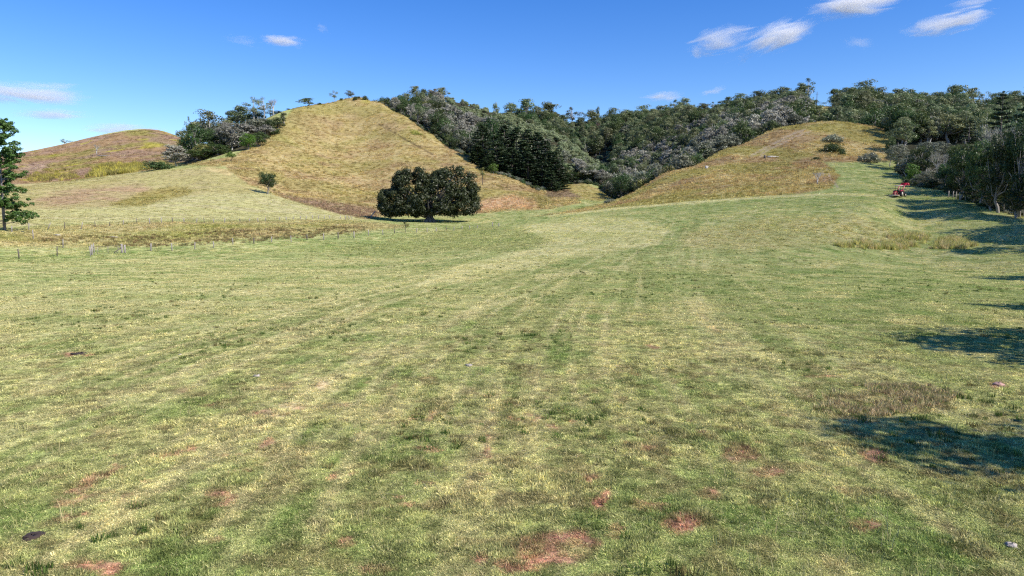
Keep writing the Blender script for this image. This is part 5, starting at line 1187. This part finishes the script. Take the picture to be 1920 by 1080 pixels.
# ------------------------------------------------------------------ stumps, logs, stones
def stump(name, px, py, h, r_, mat_, label, cat='stump', lean=0.0, lie=None):
    g = hit(px, py); mb = MB(); rs = random.Random(px)
    if lie: mb.tube([[-lie / 2, 0, r_ * .8], [-lie * .1, .06 * lie, r_ * 1.1], [lie / 2, 0, r_ * .7]], [r_, r_ * 1.1, r_ * .6], 9); mb.tube([[lie * .1, 0, r_], [lie * .25, .15 * lie, r_ * 2.2]], [r_ * .45, r_ * .2], 6)
    else: mb.tube([[0, 0, -.2], [lean * .5, 0, h * .5], [lean, 0, h]], [r_ * 1.3, r_, r_ * .85], 10); mb.tube([[lean * .4, 0, h * .4], [lean * .4 + r_ * 2, 0, h * .7]], [r_ * .35, r_ * .2], 6)
    o = link(name, mb.mesh(name, mat_)); o.location = g; o.rotation_euler = (0, 0, rs.uniform(-.4, .4)); tag(o, label, cat); return o
stump('stump', 1434, 297, 1.1, .35, M_POSTD, 'dark stump at the bottom of the wheel ruts on the right hill')
stump('stump', 1324, 317, 1.0, .45, M_BARKP, 'pale broken stump on the left slope of the right hill')
stump('leaning_post', 694, 408, 2.0, .13, M_BARKP, 'white leaning post left beneath the fig tree', 'post', lean=1.6)
stump('fallen_log', 1450, 296, 0, .28, M_BARKP, 'pale fallen log beside the dark stump on the right hill', 'log', lie=4.0)
stump('fallen_log', 108, 443, 0, .18, M_BARKP, 'bleached log lying in the gully near the side fence', 'log', lie=1.6)
stump('fallen_log', 213, 446, 0, .10, M_BARKP, 'thin bleached branch lying in the gully behind the gate', 'log', lie=2.2)
stump('fallen_log', 197, 293, 0, .30, M_BARKG, 'grey fallen timber beside the bleached dead tree on the far hill', 'log', lie=9.0)
lone('greybush', 1157, 374, 354, 34, 'silvery grey shrub in the notch of the valley', 'shrub', 'shrub')
lone('greybush', 1143, 381, 371, 26, 'pale fallen brushy top lying at the valley mouth', 'shrub', 'shrub', v=1)
def stone(px, py, s, mat_, label, name='stone', cat='stone', flat=.45):
    g = hit(px, py); rs = np.random.default_rng(px); bm_v = []; nu, nv_ = 12, 7
    for i in range(nv_):
        ph = math.pi * (i + .5) / nv_
        for j in range(nu): a = 2 * math.pi * j / nu; q = s * (1 + .28 * rs.normal()); bm_v.append([q * math.sin(ph) * math.cos(a), q * .8 * math.sin(ph) * math.sin(a), q * flat * math.cos(ph) + s * flat * .4])
    Q = [[i * nu + j, i * nu + (j + 1) % nu, (i + 1) * nu + (j + 1) % nu, (i + 1) * nu + j] for i in range(nv_ - 1) for j in range(nu)]
    bm_v += [[0, 0, s * flat * 1.35], [0, 0, -s * flat * .6]]; T_ = [[nu * nv_, j, (j + 1) % nu] for j in range(nu)] + [[nu * nv_ + 1, (nv_ - 1) * nu + (j + 1) % nu, (nv_ - 1) * nu + j] for j in range(nu)]
    mb = MB(); mb.add(bm_v, Q, T_); o = link(name, mb.mesh(name, mat_)); o.location = g; tag(o, label, cat); return o
M_STONE = bark_mat('pale_stone', (.26, .23, .20), (.45, .40, .35), 6); M_DUNG = plain_mat('dry_dung', (.05, .032, .024), .9)
stone(880, 687, .13, M_STONE, 'pale flat stone in the mown grass near the centre'); stone(482, 707, .11, M_STONE, 'small white stone in the grass left of centre')
stone(1896, 1027, .10, M_STONE, 'grey stone in the near right corner grass'); stone(1872, 723, .16, plain_mat('pink_stone', (.42, .26, .22), .9), 'pinkish stone by the shadow at the right edge')
stone(338, 666, .08, M_STONE, 'tiny pale stone far left in the mown grass')
stone(62, 1007, .17, M_DUNG, 'dark dry cow pat in the near left grass', 'cow_pat', 'cow pat', .22); stone(150, 664, .3, M_DUNG, 'dark cow pat further out on the left', 'cow_pat', 'cow pat', .15)

# ------------------------------------------------------------------ clouds
def cloud_mat(seed, dens, scale, thr, stretch):
    m, nt, out = mat_new('cloud_vapour')
    tc = N(nt, 'TexCoord'); mp = N(nt, 'Mapping'); mp.inputs['Location'].default_value = (seed * 3.1, seed * 1.7, seed); mp.inputs['Scale'].default_value = stretch
    no = N(nt, 'TexNoise', Scale=scale, Detail=7.0, Roughness=.62, Distortion=.9); nt.links.new(tc.outputs['Object'], mp.inputs[0]); nt.links.new(mp.outputs[0], no.inputs['Vector'])
    le = N(nt, 'VectorMath', operation='LENGTH'); nt.links.new(tc.outputs['Object'], le.inputs[0])
    fa = N(nt, 'MapRange'); nt.links.new(le.outputs['Value'], fa.inputs[0]); fa.inputs[1].default_value = 1.0; fa.inputs[2].default_value = 0.0; fa.inputs[3].default_value = 0; fa.inputs[4].default_value = .58
    ad = N(nt, 'Math', operation='ADD'); nt.links.new(fa.outputs[0], ad.inputs[0]); nt.links.new(no.outputs[0], ad.inputs[1])
    mr = N(nt, 'MapRange'); nt.links.new(ad.outputs[0], mr.inputs[0]); mr.inputs[1].default_value = thr; mr.inputs[2].default_value = thr + .34; mr.inputs[3].default_value = 0; mr.inputs[4].default_value = dens
    v = N(nt, 'VolumePrincipled'); v.inputs['Color'].default_value = (1, 1, 1, 1); v.inputs['Anisotropy'].default_value = .0; v.inputs['Color'].default_value = (1, 1, 1, 1); nt.links.new(mr.outputs[0], v.inputs['Density'])
    nt.links.new(v.outputs[0], out.inputs['Volume']); return m
def sphere_mesh(name, mat_, nu=24, nv_=12):
    V = [[0, 0, 1]] + [[math.sin(math.pi * i / nv_) * math.cos(2 * math.pi * j / nu), math.sin(math.pi * i / nv_) * math.sin(2 * math.pi * j / nu), math.cos(math.pi * i / nv_)] for i in range(1, nv_) for j in range(nu)] + [[0, 0, -1]]
    Q = [[1 + i * nu + j, 1 + (i + 1) * nu + j, 1 + (i + 1) * nu + (j + 1) % nu, 1 + i * nu + (j + 1) % nu] for i in range(nv_ - 2) for j in range(nu)]
    e = len(V) - 1; T_ = [[0, 1 + j, 1 + (j + 1) % nu] for j in range(nu)] + [[e, 1 + (nv_ - 2) * nu + (j + 1) % nu, 1 + (nv_ - 2) * nu + j] for j in range(nu)]
    return mk_mesh(name, V, [Q, T_], mat_)
CD = 5200.0
CL = [(1352, 80, 100, 36, 12, 'wispy left half of the biggest white cloud above the right ridge', .0060, .86), (1462, 66, 104, 32, 20, 'smooth right half of the biggest white cloud, rising to the right', .0070, .80), (1602, 6, 100, 30, 6, 'bright cloud cut by the top edge of the sky', .0070, .78), (1777, 43, 104, 24, 13, 'slanting white cloud high at the right', .0065, .80),
      (1826, 4, 66, 12, 8, 'faint slanting streak in the top right corner of the sky', .0030, .84), (1612, 80, 70, 22, -6, 'faint torn wisp between the big cloud and the slanting one', .0022, .92), (530, 76, 50, 12, 0, 'small bright cloudlet high at the left', .0060, .80), (455, 78, 60, 14, -4, 'faint wisp left of the small bright cloudlet', .0015, .88),
      (604, 52, 16, 8, 0, 'tiniest faint puff high left of centre', .0016, .84), (52, 176, 120, 24, -3, 'long white cloud low at the left edge', .0040, .72), (95, 214, 90, 12, -1, 'thin pale streak under the long left cloud', .0030, .76), (228, 243, 90, 13, 0, 'pale streak touching the far brown hill', .0032, .76), (1243, 181, 46, 11, 4, 'low pale cloud over the far crest', .0034, .80), (1336, 171, 32, 7, 10, 'small slanting wisp over the far crest', .0030, .82), (1195, 252, 1, 1, 0, None, 0, 0)]
for i, (px, py, rx, ry, tl, lb, dn, th) in enumerate(CL):
    if lb is None: continue
    m_ = cloud_mat(i + 1, dn * 3.2, 1.7, th, (1.0, 1.0, 1.3))
    o = link('cloud', sphere_mesh('cloud', m_)); o.location = at(px, py, CD); k = CD / F
    o.scale = (rx * k * 1.35, 220, ry * k * 1.35); o.rotation_euler = (0, -rad(tl), 0); tag(o, lb, 'cloud', 'clouds in the sky')
